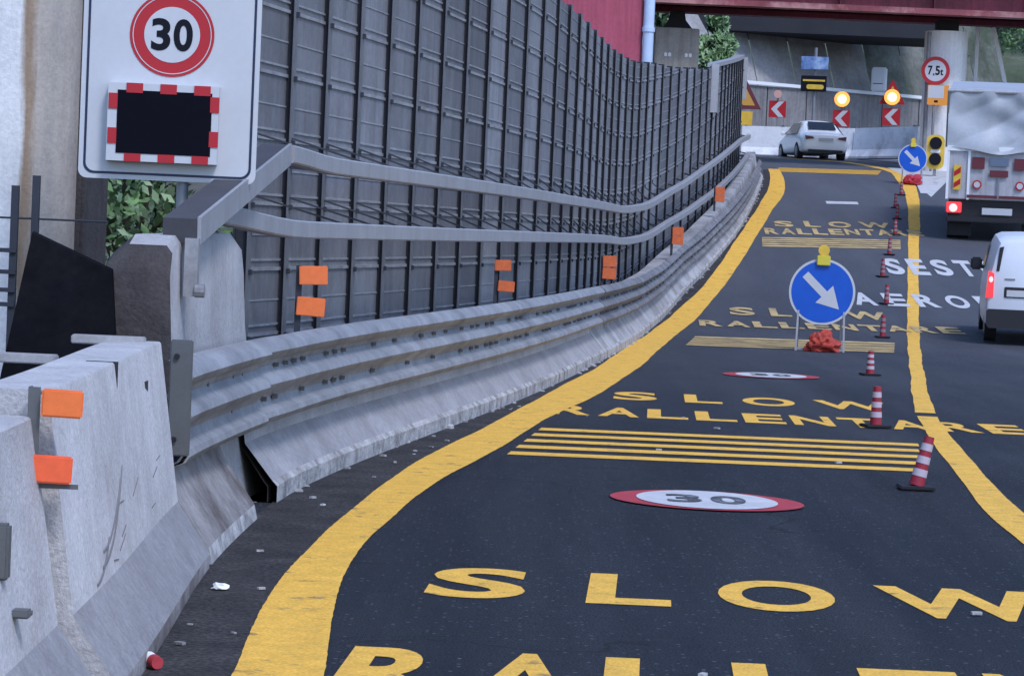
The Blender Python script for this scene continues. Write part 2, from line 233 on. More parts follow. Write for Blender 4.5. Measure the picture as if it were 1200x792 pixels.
# ------------------------------------------------------------------ builders
class MB:
    def __init__(s): s.v = []; s.f = []; s.mi = []; s.cur = 0
    def mat(s, i): s.cur = i; return s
    def face(s, idx): s.f.append(idx); s.mi.append(s.cur)
    def add(s, vs, fs):
        b = len(s.v); s.v += [tuple(v) for v in vs]
        for f in fs: s.face([b + i for i in f])
    def box(s, x0, x1, y0, y1, z0, z1, M=None, bev=0.0):
        if bev > 0:
            bm = bmesh.new(); bmesh.ops.create_cube(bm, size=1)
            for v in bm.verts: v.co = ((x0+x1)/2+v.co.x*(x1-x0), (y0+y1)/2+v.co.y*(y1-y0), (z0+z1)/2+v.co.z*(z1-z0))
            bmesh.ops.bevel(bm, geom=bm.edges[:], offset=bev, segments=2, affect='EDGES'); bm.verts.index_update()
            vs = [v.co.copy() for v in bm.verts]; fs = [[v.index for v in f.verts] for f in bm.faces]; bm.free()
        else:
            vs = [Vector((x, y, z)) for x in (x0, x1) for y in (y0, y1) for z in (z0, z1)]
            fs = [(0, 1, 3, 2), (4, 6, 7, 5), (0, 4, 5, 1), (2, 3, 7, 6), (0, 2, 6, 4), (1, 5, 7, 3)]
        if M: vs = [M @ v for v in vs]
        s.add(vs, fs); return s
    def tube(s, a, b, r0, r1=None, n=10, caps=True):
        a = Vector(a); b = Vector(b); r1 = r0 if r1 is None else r1; d = (b - a).normalized()
        x = d.orthogonal().normalized(); y = d.cross(x)
        vs = []
        for c, r in ((a, r0), (b, r1)):
            for k in range(n): t = 2*math.pi*k/n; vs.append(c + x*r*math.cos(t) + y*r*math.sin(t))
        fs = [(k, (k+1) % n, n+(k+1) % n, n+k) for k in range(n)]
        if caps: fs += [tuple(range(n-1, -1, -1)), tuple(range(n, 2*n))]
        s.add(vs, fs); return s
    def bar(s, a, b, w_, h_, up=(0, 0, 1)):
        a = Vector(a); b = Vector(b); d = (b-a).normalized(); u = Vector(up); x = d.cross(u).normalized(); u = x.cross(d)
        vs = [c + x*sx*w_/2 + u*sz*h_/2 for c in (a, b) for sx in (-1, 1) for sz in (-1, 1)]
        s.add(vs, [(0, 1, 3, 2), (4, 6, 7, 5), (0, 4, 5, 1), (2, 3, 7, 6), (0, 2, 6, 4), (1, 5, 7, 3)]); return s
    def disc(s, c, r, n=40, y=0.0, thick=0.0, rx=None):      # a disc standing in XZ, facing -Y
        vs = [(c[0] + (rx or r)*math.cos(2*math.pi*k/n), y, c[1] + r*math.sin(2*math.pi*k/n)) for k in range(n)]
        if thick:
            vs2 = [(v[0], y + thick, v[2]) for v in vs]
            s.add(vs + vs2, [tuple(range(n-1, -1, -1))[::-1], tuple(range(n, 2*n))[::-1]] + [(k, n+k, n+(k+1) % n, (k+1) % n) for k in range(n)])
        else: s.add(vs, [tuple(range(n))])
        return s
    def ring(s, c, r0, r1, n=40, y=0.0):
        vs = [(c[0]+r*math.cos(2*math.pi*k/n), y, c[1]+r*math.sin(2*math.pi*k/n)) for r in (r0, r1) for k in range(n)]
        s.add(vs, [(k, (k+1) % n, n+(k+1) % n, n+k) for k in range(n)]); return s
    def prism(s, pts, y0, y1):                                 # polygon in XZ pushed along Y
        n = len(pts); vs = [(p[0], y, p[1]) for y in (y0, y1) for p in pts]
        s.add(vs, [tuple(range(n)), tuple(range(2*n-1, n-1, -1))] + [(k, n+k, n+(k+1) % n, (k+1) % n) for k in range(n)]); return s
    def sweep(s, fn, prof, y0, y1, step=0.5, offn=None, zfn=None, closed=True, mats=None):
        n = max(1, int(round((y1-y0)/step))); rows = []
        for i in range(n+1):
            y = y0+(y1-y0)*i/n; row = []
            for (o, h) in prof:
                px, py = off(fn, y, o + (offn(y) if offn else 0)); row.append((px, py, (zfn(y) if zfn else zr(y)) + h))
            rows.append(row)
        b = len(s.v); k = len(prof)
        for r_ in rows: s.v += r_
        for i in range(n):
            for j in range(k if closed else k-1):
                if mats: s.cur = mats[j]
                a = b+i*k+j; c = b+i*k+(j+1) % k; s.face((a, c, c+k, a+k))
        if closed:
            if mats: s.cur = mats[-1]
            s.face(tuple(b+j for j in range(k))[::-1]); s.face(tuple(b+n*k+j for j in range(k)))
        return s
    def loft(s, secs, caps=True):
        b = len(s.v); k = len(secs[0])
        for sec in secs: s.v += [tuple(p) for p in sec]
        for i in range(len(secs)-1):
            for j in range(k): s.face((b+i*k+j, b+i*k+(j+1) % k, b+(i+1)*k+(j+1) % k, b+(i+1)*k+j))
        if caps: s.face(tuple(b+j for j in range(k))[::-1]); s.face(tuple(b+(len(secs)-1)*k+j for j in range(k)))
        return s
    def build(s, name, mats, parent=None, smooth=False, loc=None):
        me = bpy.data.meshes.new(name); me.from_pydata(s.v, [], s.f); me.update()
        for M in (mats if isinstance(mats, (list, tuple)) else [mats]): me.materials.append(M)
        for p, i in zip(me.polygons, s.mi): p.material_index = i
        bm = bmesh.new(); bm.from_mesh(me); bmesh.ops.recalc_face_normals(bm, faces=bm.faces[:]); bm.to_mesh(me); bm.free()
        if smooth:
            for p in me.polygons: p.use_smooth = True
            me.set_sharp_from_angle(angle=R(38))
        o = bpy.data.objects.new(name, me); C.objects.link(o)
        if parent: o.parent = parent
        if loc: o.location = loc
        return o
def add_faces(o, mb, slot):                                       # more faces for an object's own mesh
    bm = bmesh.new(); bm.from_mesh(o.data); vs = [bm.verts.new(v) for v in mb.v]
    for f in mb.f: bm.faces.new([vs[i] for i in f]).material_index = slot
    bm.to_mesh(o.data); bm.free()
def tag(o, label=None, cat=None, group=None, kind=None):
    for k, v in (('label', label), ('category', cat), ('group', group), ('kind', kind)):
        if v: o[k] = v
    return o
def thing(name, label, cat, loc=(0, 0, 0), rz=0.0, group=None):
    o = bpy.data.objects.new(name, None); C.objects.link(o); o.empty_display_size = 0.2
    o.location = loc; o.rotation_euler = (0, 0, rz); return tag(o, label, cat, group)
def copy_tree(o, parent=None):
    c = o.copy(); C.objects.link(c)
    if parent: c.parent = parent
    for ch in list(o.children): copy_tree(ch, c)
    return c
def dup(root, loc, rz, label, scale=None):
    c = copy_tree(root); c.location = loc; c.rotation_euler = (0, 0, rz); c['label'] = label
    if scale: c.scale = (scale,)*3
    return c
def glyph(text, bold=0.0):
    cu = bpy.data.curves.new('glyph', 'FONT'); cu.body = text; cu.offset = bold; cu.resolution_u = 6
    o = bpy.data.objects.new('glyph', cu); C.objects.link(o); bpy.context.view_layer.update()
    me = bpy.data.meshes.new_from_object(o.evaluated_get(bpy.context.evaluated_depsgraph_get()))
    vs = [v.co.copy() for v in me.vertices]; fs = [tuple(p.vertices) for p in me.polygons]
    bpy.data.objects.remove(o); bpy.data.curves.remove(cu); bpy.data.meshes.remove(me)
    x0 = min(v.x for v in vs); x1 = max(v.x for v in vs); y0 = min(v.y for v in vs); y1 = max(v.y for v in vs)
    return [((v.x-x0)/max(1e-6, x1-x0), (v.y-y0)/max(1e-6, y1-y0)) for v in vs], fs
def put_glyph(mb, ch, fn, bold=0.02):
    vs, fs = glyph(ch, bold); mb.add([fn(a, b) for a, b in vs], fs)
def wall_text(mb, text, x0, x1, z0, z1, y, gap=0.12, bold=0.03):
    n = len(text); cw = (x1-x0)/(n+gap*(n-1))
    for i, ch in enumerate(text):
        if ch == ' ': continue
        a = x0+i*cw*(1+gap); put_glyph(mb, ch, lambda u, v, a=a: (a+u*cw, y, z0+v*(z1-z0)), bold)

# ------------------------------------------------------------------ ground, road, hill
g = MB(); xs = [-400, -120, -50, -25, -14, -8, -4, 0, 4, 8, 12, 16, 20, 28, 40, 70, 140, 400]; ysg = [-60, -20, 0, 10, 20, 30, 40, 44, 48, 52, 56, 60, 66, 72, 78, 84, 90, 96, 102, 108, 114, 120, 135, 160, 250, 600]
g.v = [(x, y, zr(max(0, y)) - 0.06) for y in ysg for x in xs]; nx = len(xs)
for j in range(len(ysg)-1):
    for i in range(nx-1): g.face((j*nx+i, j*nx+i+1, (j+1)*nx+i+1, (j+1)*nx+i))
tag(g.build('ground', ground_m, smooth=True), kind='structure')

road = MB(); n = 0; prev = None
for k in range(0, 241):
    y = -6 + k*0.5
    xl = toe(min(y, 86)) - 0.12 if y > 4 else -1.35
    if y > 86: xl = toe(86) - 0.12 + (y-86)*0.0
    xr = 13.0 + max(0, y)*0.10
    row = [(xl+(xr-xl)*t, y, zr(max(0, y))) for t in (0, 0.1, 0.2, 0.3, 0.45, 0.6, 0.8, 1)]
    b = len(road.v); road.v += row
    if k:
        for i in range(7): road.face((b-8+i, b-7+i, b+1+i, b+i))
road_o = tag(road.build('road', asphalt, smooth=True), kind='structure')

def strip(L, Rr, y0, y1, step, lift, matl, name, label=None, wob=0.0):
    mb = MB(); n = int((y1-y0)/step); ph = random.random()*9
    for i in range(n+1):
        y = y0+(y1-y0)*i/n; wv = wob*(math.sin(y*1.1+ph)+0.4*math.sin(y*2.9+ph*2)+random.uniform(-.3, .3))
        a, bq = L(y)+wv, Rr(y)+wob*(math.sin(y*0.9+ph*3)+0.4*math.sin(y*3.3)+random.uniform(-.3, .3)); b = len(mb.v)
        mb.v += [(a+(bq-a)*t, y, zr(y)+(lift*0.62 if y < 43 else lift)) for t in (0, .33, .67, 1)]
        if i:
            for j in range(3): mb.face((b-4+j, b-3+j, b+1+j, b+j))
    o = mb.build(name, matl, road_o); tag(o, label); return o
yL = cr([(-0.93, 4), (-0.97, 10.06), (-1.02, 12.0), (-0.95, 14.8), (-0.81, 17.26), (-0.53, 20.37), (-0.11, 23.8), (0.37, 28.15), (1.07, 34.3), (1.91, 42.96), (2.92, 51.34), (3.75, 56.43), (4.71, 62.65), (5.5, 68), (6.48, 74.94), (7.34, 81.7), (7.80, 87.5)])
yR = cr([(-0.58, 4), (-0.63, 10.1), (-0.72, 12.2), (-0.74, 13.9), (-0.65, 15.54), (-0.45, 17.9), (-0.09, 20.8), (0.33, 24.4), (0.90, 28.5), (1.61, 34.8), (2.66, 45.5), (3.75, 53.7), (4.69, 59.8), (5.66, 66.2), (6.58, 72.65), (7.63, 80), (8.15, 87.5)])
strip(lambda y: toe(y)-0.05, lambda y: yL(y)+0.03, 3, 87, 0.1, 0.004, dirt, 'dirt_strip', 'dark gritty dirt strip between barrier and yellow line', 0.02)
strip(yL, yR, 3, 87.5, 0.07, 0.008, yellow, 'lane_line', 'thick yellow edge line curving along the concrete barrier', 0.007)
rL = cr([(2.6, 8), (2.80, 13.5), (2.95, 15.76), (3.03, 17.33), (3.31, 20.5), (3.76, 25.1), (4.12, 28.3), (5.11, 35.6), (6.68, 47.1), (7.97, 56.5), (9.01, 64.1), (10.39, 74.3), (11.17, 80.9), (11.55, 86)])
rR = cr([(2.85, 8), (3.08, 13.5), (3.18, 15.76), (3.27, 17.33), (3.52, 20.5), (3.96, 25.1), (4.33, 28.4), (5.32, 35.8), (6.92, 47.3), (8.22, 56.6), (9.27, 64.2), (10.73, 74.5), (11.68, 81.9), (12.0, 86)])
strip(rL, rR, 8, 27.2, 0.08, 0.008, yellow, 'lane_line', 'near yellow line sweeping off to the right edge of the picture', 0.006)
strip(rL, rR, 27.75, 86, 0.2, 0.008, yellow, 'lane_line', 'far yellow divider line running past the markers', 0.008)
def path_strip(pts, wd, lift, matl, name, label=None, parent=road_o):
    mb = MB(); P = [Vector(p) for p in pts]; fine = []
    for i in range(len(P)-1):
        for k in range(6): fine.append(P[i].lerp(P[i+1], k/6))
    fine.append(P[-1])
    for i, p in enumerate(fine):
        d = (fine[min(i+1, len(fine)-1)]-fine[max(i-1, 0)]).normalized(); nn = Vector((-d.y, d.x))*wd/2; b = len(mb.v)
        for q in (p+nn, p-nn): mb.v.append((q.x, q.y, zr(q.y)+lift))
        if i: mb.face((b-2, b-1, b+1, b))
    o = mb.build(name, matl, parent); tag(o, label); return o
path_strip([(11.78, 86), (11.95, 88.3), (11.9, 90.5), (11.6, 93.0), (11.2, 96.0), (10.4, 97.6), (8.9, 98.0), (7.6, 98.0)], 0.42, 0.008, yellow, 'lane_line', 'yellow line curving round at the far bend')
def quad(mb, pts, lift):                                         # pts in plan, filled between near and far edge
    (a, b_, c, d) = [Vector(p) for p in pts]; base = len(mb.v); N = 30
    for i in range(N+1):
        for (p, q) in ((a, d), (b_, c)):
            r_ = p.lerp(q, i/N); mb.v.append((r_.x, r_.y, zr(r_.y)+lift))
    for i in range(N): mb.face((base+2*i, base+2*i+1, base+2*i+3, base+2*i+2))
mb = MB()
for i in range(5):
    t = i/4; y0 = 20.45+2.6*t; xl = 0.0+0.25*t; xr = 3.06+0.36*t
    if i == 1: xr += 0.06
    quad(mb, [(xl, y0), (xr, y0+0.06), (xr+0.03, y0+0.36), (xl+0.03, y0+0.30)], 0.004)
tag(mb.build('rumble_stripe', yellow, road_o), 'five narrow yellow bars across the near lane')
for lab, q, mt in (('faded yellow bar under the near blue arrow sign', [(2.62, 42.1), (5.86, 42.7), (6.4, 46.6), (3.02, 45.9)], yellow_old),
                   ('faded yellow bar between the two far SLOW rows', [(5.7, 64.6), (9.0, 65.3), (9.27, 67.4), (5.86, 66.7)], yellow_old),
                   ('thin yellow bar at the far end of the lane', [(7.95, 86.2), (11.14, 86.8), (11.6, 89.4), (8.2, 88.4)], yellow)):
    mb = MB(); A_, B_, C_, D_ = [Vector(p) for p in q]
    for i in range(5):
        u0 = i/5+0.02; u1 = u0+0.135; quad(mb, [A_.lerp(D_, u0), B_.lerp(C_, u0), B_.lerp(C_, u1), A_.lerp(D_, u1)], 0.0085)
    tag(mb.build('rumble_stripe', mt, road_o), lab)

SL = {'S': (0, .158), 'L': (.257, .134), 'O': (.468, .190), 'W': (.735, .265)}
def word(text, x0, x1, y0, y1, skew, matl, label, lift=0.012, bold=0.035, lw=0.72):
    mb = MB(); n = len(text); pitch = (x1-x0)/(n-1+lw)
    for i, ch in enumerate(text):
        wd = pitch*lw*(0.35 if ch == 'I' else 1); a = x0+i*pitch
        if text == 'SLOW': a = x0+SL[ch][0]*(x1-x0); wd = SL[ch][1]*(x1-x0)
        lf = 0.0035 if y1 < 40 else lift
        def fn(u, v, a=a, wd=wd, lf=lf):
            x = a+u*wd; y = y0+v*(y1-y0)+skew*(a-x0); return (x+0.05*v*(y1-y0), y, zr(y)+lf)
        put_glyph(mb, ch, fn, bold)
    o = mb.build('painted_word', matl, road_o); tag(o, label); return o
word('SLOW', -0.36, 2.52, 12.45, 13.55, 0.0, yellow, 'nearest yellow SLOW lettering on the asphalt', bold=0.03, lw=0.60)
word('RALLENTARE', -0.62, 4.2, 9.7, 10.88, 0.0, yellow, 'yellow RALLENTARE lettering cut off by the bottom of the picture', bold=0.03, lw=0.80)
word('SLOW', 1.03, 3.85, 27.8, 29.2, 0.0, yellow, 'yellow SLOW lettering beyond the five narrow bars', lw=0.66, bold=0.03)
word('RALLENTARE', 0.36, 4.75, 25.2, 26.5, -0.02, yellow, 'yellow RALLENTARE lettering beyond the five narrow bars', lw=0.84, bold=0.03)
word('SLOW', 4.05, 7.05, 52.0, 53.5, 0.10, yellow_old, 'faded SLOW lettering behind the near blue arrow sign', lw=0.7)
word('RALLENTARE', 3.28, 8.1, 48.9, 50.5, 0.19, yellow_old, 'faded RALLENTARE lettering behind the near blue arrow sign', lw=0.85)
word('SLOW', 6.4, 9.4, 69.2, 70.6, 0.3, yellow_old, 'farthest faded SLOW lettering', lw=0.7)
word('RALLENTARE', 6.0, 10.0, 67.3, 68.7, 0.3, yellow_old, 'farthest faded RALLENTARE lettering', lw=0.85)
word('SESTRI', 8.15, 11.25, 60.7, 63.4, 0.12, white_paint, 'white SESTRI lettering beside the white van', lw=0.72)
word('AEROPORTO', 6.75, 12.3, 54.9, 57.2, 0.10, white_paint, 'white AEROPORTO lettering partly hidden by the white van', lw=0.70)

def round_mark(cx, cy, rx, ry, skew, label, digits=True):
    o = None
    def el(mb, a, b_, lift, x0=None):
        n = 36; base = len(mb.v)
        for k in range(n):
            t = 2*math.pi*k/n; x = cx+a*math.cos(t); y = cy+b_*math.sin(t)+skew*a*math.cos(t); mb.v.append((x, y, zr(y)+lift))
        mb.face(tuple(range(base, base+n)))
    mb = MB(); el(mb, rx, ry, 0.010); o = mb.build('speed_limit_marking', red_paint, road_o); tag(o, label)
    mb = MB(); el(mb, rx*0.73, ry*0.93, 0.014); mb.build('white_centre', white_paint, o)
    if digits:
        mb = MB()
        for i, ch in enumerate('30'):
            put_glyph(mb, ch, lambda u, v, i=i: (cx-rx*0.42+i*rx*0.46+u*rx*0.36, cy-ry*0.40+v*ry*0.8, zr(cy)+0.018), 0.03)
        mb.build('painted_digits', black_paint, o)
round_mark(1.27, 17.5, 0.61, 0.62, -0.03, 'red ringed white 30 roundel between SLOW and the narrow bars')
round_mark(3.17, 33.9, 0.60, 0.62, 0.1, 'red ringed white 30 roundel before the near blue arrow sign')
mb = MB(); quad(mb, [(8.4, 76.0), (9.3, 76.2), (9.35, 77.0), (8.45, 76.8)], 0.010); tag(mb.build('speed_limit_marking', white_paint, road_o), 'small white worn roundel far along the lane')
path_strip([(11.75, 80.5), (12.0, 83.0), (12.6, 86.0), (13.6, 88.5), (15, 90)], 0.32, 0.012, white_paint, 'lane_line', 'white line curving off to the slip road')
mb = MB(); quad(mb, [(11.75, 79.5), (12.9, 84.5), (14.3, 92), (12.1, 92)], 0.009); tag(mb.build('gore_marking', white_paint, road_o), 'white painted wedge beside the far blue arrow sign')

# hillside beyond the bend
h = MB(); hx = [-160, -80, -40, -20, -5, 5, 12, 20, 28, 40, 60, 100, 200]; hy = [124, 127, 131, 136, 145, 170, 230, 330]
for j, y in enumerate(hy):
    for x in hx:
        base = [5.2, 7.6, 10.0, 12.5, 17, 28, 52, 70][j]
        h.v.append((x, y + 0.30*(x-10)*(1 if x > 10 else 0.1), base + (random.uniform(-.5, .5) if j else -0.6)))
for j in range(len(hy)-1):
    for i in range(len(hx)-1): a = j*len(hx)+i; h.face((a, a+1, a+1+len(hx), a+len(hx)))
tag(h.build('hill', hill_m, smooth=True), kind='structure')

# ------------------------------------------------------------------ near concrete barriers on the left
NJ = [(0, 0.0), (0.0, 0.07), (0.16, 0.31), (0.268, 1.052), (0.276, 1.06), (0.504, 1.06), (0.512, 1.052), (0.62, 0.31), (0.74, 0.07), (0.74, 0)]
def nj(name, label, fn, y0, y1, prof, mats, midx=None, cat='concrete barrier', grp='precast concrete barrier blocks on the left'):
    t = thing(name, label, cat, (0, 0, 0), 0, grp)
    mb = MB(); mb.sweep(fn, prof, y0, y1, 0.3, mats=midx); mb.build('concrete_body', mats, t, smooth=True); return t
lowdirt = [2, 1, 0, 0, 0, 0, 0, 1, 2, 0]
t = nj('concrete_barrier', 'pale concrete barrier block with scrape marks and a double orange reflector at its end', toe, 9.28, 13.1, NJ, [concrete, concrete_grey, concrete_dirt], lowdirt)
mb = MB()
for (ya, za, yb, zb, o) in ((10.15, 0.42, 10.9, 0.62, 0.20), (10.1, 0.37, 11.0, 0.66, 0.20), (9.9, 0.33, 10.35, 0.45, 0.18)):
    P = []
    for k in range(9):
        s_ = k/8; y = ya+(yb-ya)*s_; z = za+(zb-za)*s_**1.8; fo = 0.16+(z-0.31)*0.11/0.73 - 0.004; P.append((off(toe, y, fo)[0], y, z))
    for k in range(8): mb.bar(P[k], P[k+1], 0.004, 0.010)
for k in range(8):
    y = random.uniform(9.5, 12.9); z = random.uniform(0.34, 0.60); L_ = random.uniform(0.06, 0.28); sl_ = random.uniform(-0.1, 0.25)
    fo = lambda zz: 0.16+(zz-0.31)*0.108/0.742-0.002
    mb.bar((off(toe, y, fo(z))[0], y, z), (off(toe, y+L_, fo(z+sl_*L_))[0], y+L_, z+sl_*L_), 0.002, random.uniform(0.003, 0.006))
bd_ = t.children[0]; bd_.data.materials.append(scuff); add_faces(bd_, mb, 3)
mb = MB(); x_, y_ = off(toe, 12.3, 0.255); mb.box(x_-0.02, x_+0.012, y_-0.05, y_+0.05, 0.83, 0.92); mb.build('lifting_slot', bolt_dark, t)
mb = MB(); x_, y_ = off(toe, 11.15, 0.262); mb.box(x_-0.12, x_+0.008, y_-0.006, y_+0.006, 0.92, 1.063); mb.build('joint_slot', bolt_dark, t)
toe_b = lambda y: toe(y) - 0.04
t = nj('concrete_barrier', 'nearest concrete barrier block cut off by the left edge of the picture', toe_b, 5.2, 9.22, [(a, b*0.92) for a, b in NJ], [concrete, concrete_grey, concrete_dirt], lowdirt)
mb = MB(); x_, y_ = off(toe_b, 8.3, 0.20); mb.box(x_-0.03, x_+0.02, y_-0.03, y_+0.03, 0.55, 0.72, bev=0.008); mb.build('lifting_handle', steel_grey, t)
x_, y_ = off(toe_b, 8.45, 0.16); mb = MB(); mb.box(x_-0.03, x_+0.03, y_-0.05, y_+0.02, 0.42, 0.445, bev=0.006); mb.build('lifting_pin', steel_grey, t)
NJC = [(0, 0), (0.02, 0.08), (0.20, 0.34), (0.35, 0.66), (0.37, 0.68), (0.5, 0.68), (0.5, 0)]
nj('concrete_barrier', 'short soiled barrier block with crumbling foot below the guardrail end plate', toe, 13.25, 15.35, NJC, [concrete_dirt, concrete_grey, concrete_crumb], [2, 0, 0, 0, 1, 1, 1])

# tall end block
blk = thing('concrete_end_block', 'tall concrete end block with dark shaded end beside the black board', 'concrete block', (0, 0, 0))
mb = MB(); secs = []
for y, zt in ((14.1, 1.38), (14.16, 1.50), (14.35, 1.55), (16.6, 1.56), (16.85, 1.50), (16.95, 1.36)):
    fx = off(toe, y, 0.36)[0]
    secs.append([(fx+0.16, y, 0), (fx+0.02, y, 1.0), (fx, y, zt-0.04), (fx-0.03, y, zt), (fx-0.22, y, zt), (fx-0.33, y, zt-0.10), (fx-0.50, y, 0.9), (fx-0.60, y, 0)])
mb.loft(secs); o = mb.build('concrete_body', [block_concrete, concrete_shade], blk, smooth=True)
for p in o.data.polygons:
    if p.normal.y < -0.5 or (p.normal.x < -0.3): p.material_index = 1  # shade of the end and back faces coloured in dark

# ------------------------------------------------------------------ parapet, guardrail
PAR = [(0.0, 0.0), (0.0, 0.10), (0.03, 0.13), (0.20, 0.34), (0.26, 0.78), (0.28, 0.80), (0.52, 0.80), (0.52, 0)]
def parapet(label, y0, y1, mats, hollow):
    t = thing('concrete_parapet', label, 'concrete parapet', (0, 0, 0), 0, 'cast parapets below the noise barrier')
    mb = MB(); mb.sweep(toe, PAR, y0, y1, 0.5, mats=[2, 2, 1, 0, 0, 0, 0, 0])
    if hollow:                                                   # near end hollowed and lined dark so the opening reads as shade
        k = max(i for i, f in enumerate(mb.f) if len(f) == len(PAR) and min(f) == 0); mb.f.pop(k); mb.mi.pop(k)
        inner = [(o*0.8+0.06, h*0.93) for o, h in PAR]; mb.sweep(toe, inner, y0+0.02, y0+4, 0.5, mats=[3]*8)
        k = max(i for i, f in enumerate(mb.f) if len(f) == len(PAR)); ks = [i for i, f in enumerate(mb.f) if len(f) == len(PAR)]; q = ks[-2]; mb.f.pop(q); mb.mi.pop(q)
    mb.cur = 2
    for k in range(int((y1-y0)*1.6)):
        y = random.uniform(y0, y1); x, yy = off(toe, y, random.uniform(-0.03, 0.03)); s_ = random.uniform(0.01, 0.032)
        M = Matrix.Translation((x, yy, zr(yy)+s_*0.2)) @ Matrix.Rotation(random.uniform(0, 3), 4, 'Z') @ Matrix.Rotation(random.uniform(-.4, .4), 4, 'X')
        mb.box(-s_, s_, -s_*1.6, s_*1.6, -s_*0.6, s_*0.6, M, bev=s_*0.25)
    mb.build('concrete_body', mats, t, smooth=True)
parapet('smooth grey parapet wall with crumbling foot behind the five narrow bars', 16.25, 36.3, [concrete, concrete_grey, concrete_crumb, concrete_shade], True)
parapet('rougher stained parapet wall further round the curve', 36.36, 83, [concrete_far, concrete_far, concrete_crumb, concrete_shade], False)

def thrie():
    pts = []; base = 0.10
    H = [0.42, 0.445, 0.475, 0.505, 0.535, 0.575, 0.605, 0.64, 0.67, 0.70, 0.735, 0.765, 0.80, 0.83, 0.86, 0.90, 0.935]
    O = [0.09, 0.03, 0.01, 0.02, 0.075, 0.09, 0.075, 0.02, 0.005, 0.02, 0.075, 0.09, 0.075, 0.02, 0.005, 0.03, 0.09]
    return [(o+0.02, h+0.02) for o, h in zip(O, H)]
TH = thrie()
def flare(y): return 0.15*max(0.0, min(1.0, (16.8-y)/3.2))**0.8
def gz(y): return zr(y) - 0.25*max(0, min(1, (y-52)/29))
def guardrail(label, y0, y1, matl, lap=False):
    t = thing('guardrail', label, 'guardrail', (0, 0, 0), 0, 'corrugated guardrails on the parapet')
    mb = MB(); prof = TH + [(o+0.012, h) for o, h in TH[::-1]]
    mb.sweep(toe, prof, y0, y1, 0.5, offn=flare, zfn=gz)
    if lap: mb.sweep(toe, [(o-0.03, h-0.004) for o, h in prof], y0, 16.1, 0.4, offn=flare)   # the first sheet laps over the next
    mb.cur = 1; y = y0+0.25
    while y < y1-0.1:
        for h_ in (0.595, 0.785):
            x, yy = off(toe, y, 0.097+flare(y)); M = Matrix.Translation((x, yy, gz(yy)+h_)); wd = 0.016 if random.random() < .75 else 0.034
            if random.random() < 0.8: mb.box(-0.01, 0.022, -wd, wd, -0.013, 0.013, M)
        y += random.choice((0.3, 0.3, 0.55, 0.8))
    mb.build('beam', [matl[0], bolt_grey], t, smooth=True)
    return t
bolt_grey = mat('rusty_grey_bolt', (0.10, 0.095, 0.095), 0.6)
gr = guardrail('grey three ridge guardrail with a square end plate', 13.45, 36.3, [galv], True)
mb = MB(); x_, y_ = off(toe, 13.3, 0.20); M = Matrix.Translation((x_, 13.40, 0.80)) @ Matrix.Rotation(R(-4), 4, 'Z')
mb.box(-0.055, 0.055, -0.02, 0.0, -0.30, 0.26, M, bev=0.006); mb.cur = 1
for z in (-0.22, 0.18): mb.tube(M @ Vector((-0.02, -0.035, z)), M @ Vector((-0.02, -0.015, z)), 0.014, n=8)
mb.build('end_plate', [steel_grey, bolt_dark], gr)
guardrail('dirty guardrail on the far half of the curve', 36.4, 81.5, [galv_dirty])

# ------------------------------------------------------------------ noise barrier
nb = thing('noise_barrier', 'tall slate grey noise barrier of ribbed panels between dark steel posts', 'noise barrier', (0, 0, 0))
HT = cr([(4.6, 16), (4.6, 53), (4.30, 60), (3.88, 67)])
def top_h(y): return HT(y) if y < 66.5 else 3.98-(y-66.5)*0.025
fence_fn = toe
ypost = [20.6]; 
while ypost[-1] < 80.3:
    y = ypost[-1]; d = (toe(y+.5)-toe(y-.5)); ypost.append(y + min(1.5, 1.08+max(0, y-21)*0.03)/math.hypot(1, d))
def fpos(y, o=0): return off(toe, y, fence_off(y)+o)
for i, y in enumerate(ypost):
    x, yy = fpos(y); nxx, nyy = normal(toe, y); ang = math.atan2(nyy, nxx) - math.pi  # local +x points to the road
    M = Matrix.Translation((x, yy, zr(yy))) @ Matrix.Rotation(math.atan2(-nyy, -nxx), 4, 'Z'); tp = top_h(y)
    mb = MB(); mb.mat(1).box(0.095, 0.106, -0.055, 0.055, 0.2, tp+0.02, M); mb.mat(0).box(0.0, 0.095, -0.006, 0.006, 0.2, tp+0.02, M); mb.box(-0.015, 0.0, -0.05, 0.05, 0.2, tp+0.02, M)
    hh = 0.75
    while hh < tp: mb.box(0.1062, 0.128, -0.022, 0.022, hh-0.02, hh+0.02, M); hh += 0.5
    mb.build('post', [post_dark, post_edge], nb)
for i in range(len(ypost)-1):
    a, b = ypost[i]+0.02, ypost[i+1]-0.02; tp = min(top_h(ypost[i]+.1), top_h(ypost[i+1]-.1)); mb = MB(); prof = []; ms = []
    hh = 0.25; k = 0
    while hh < tp-0.05:
        top = min(hh+0.5, tp)
        j = random.uniform(-.004, .004)
        for o, z, mi in ((0.0, hh, 1), (-0.014, hh+0.006, 1), (-0.014, hh+0.030, 0), (0.0, hh+0.036, 0), (0.0, hh+0.075, 1), (-0.010, hh+0.080, 1), (-0.010, hh+0.094, 0), (0.0, hh+0.10, 0), (0.0, hh+0.27, 1), (-0.006, hh+0.274, 1), (-0.006, hh+0.284, 0), (0.0, hh+0.288, 0)):
            if z < top-0.003: prof.append((o+j*0, z)); ms.append(mi)
        hh += 0.5
    prof.append((0.0, tp)); ms.append(0); prof.append((0.06, tp)); ms.append(0); prof.append((0.06, 0.25)); ms.append(0)
    mb.sweep(toe, prof, a, b, 0.75, offn=lambda y: fence_off(y)-0.05, mats=ms); o = mb.build('panel', [panel_dark, panel_rib], nb)
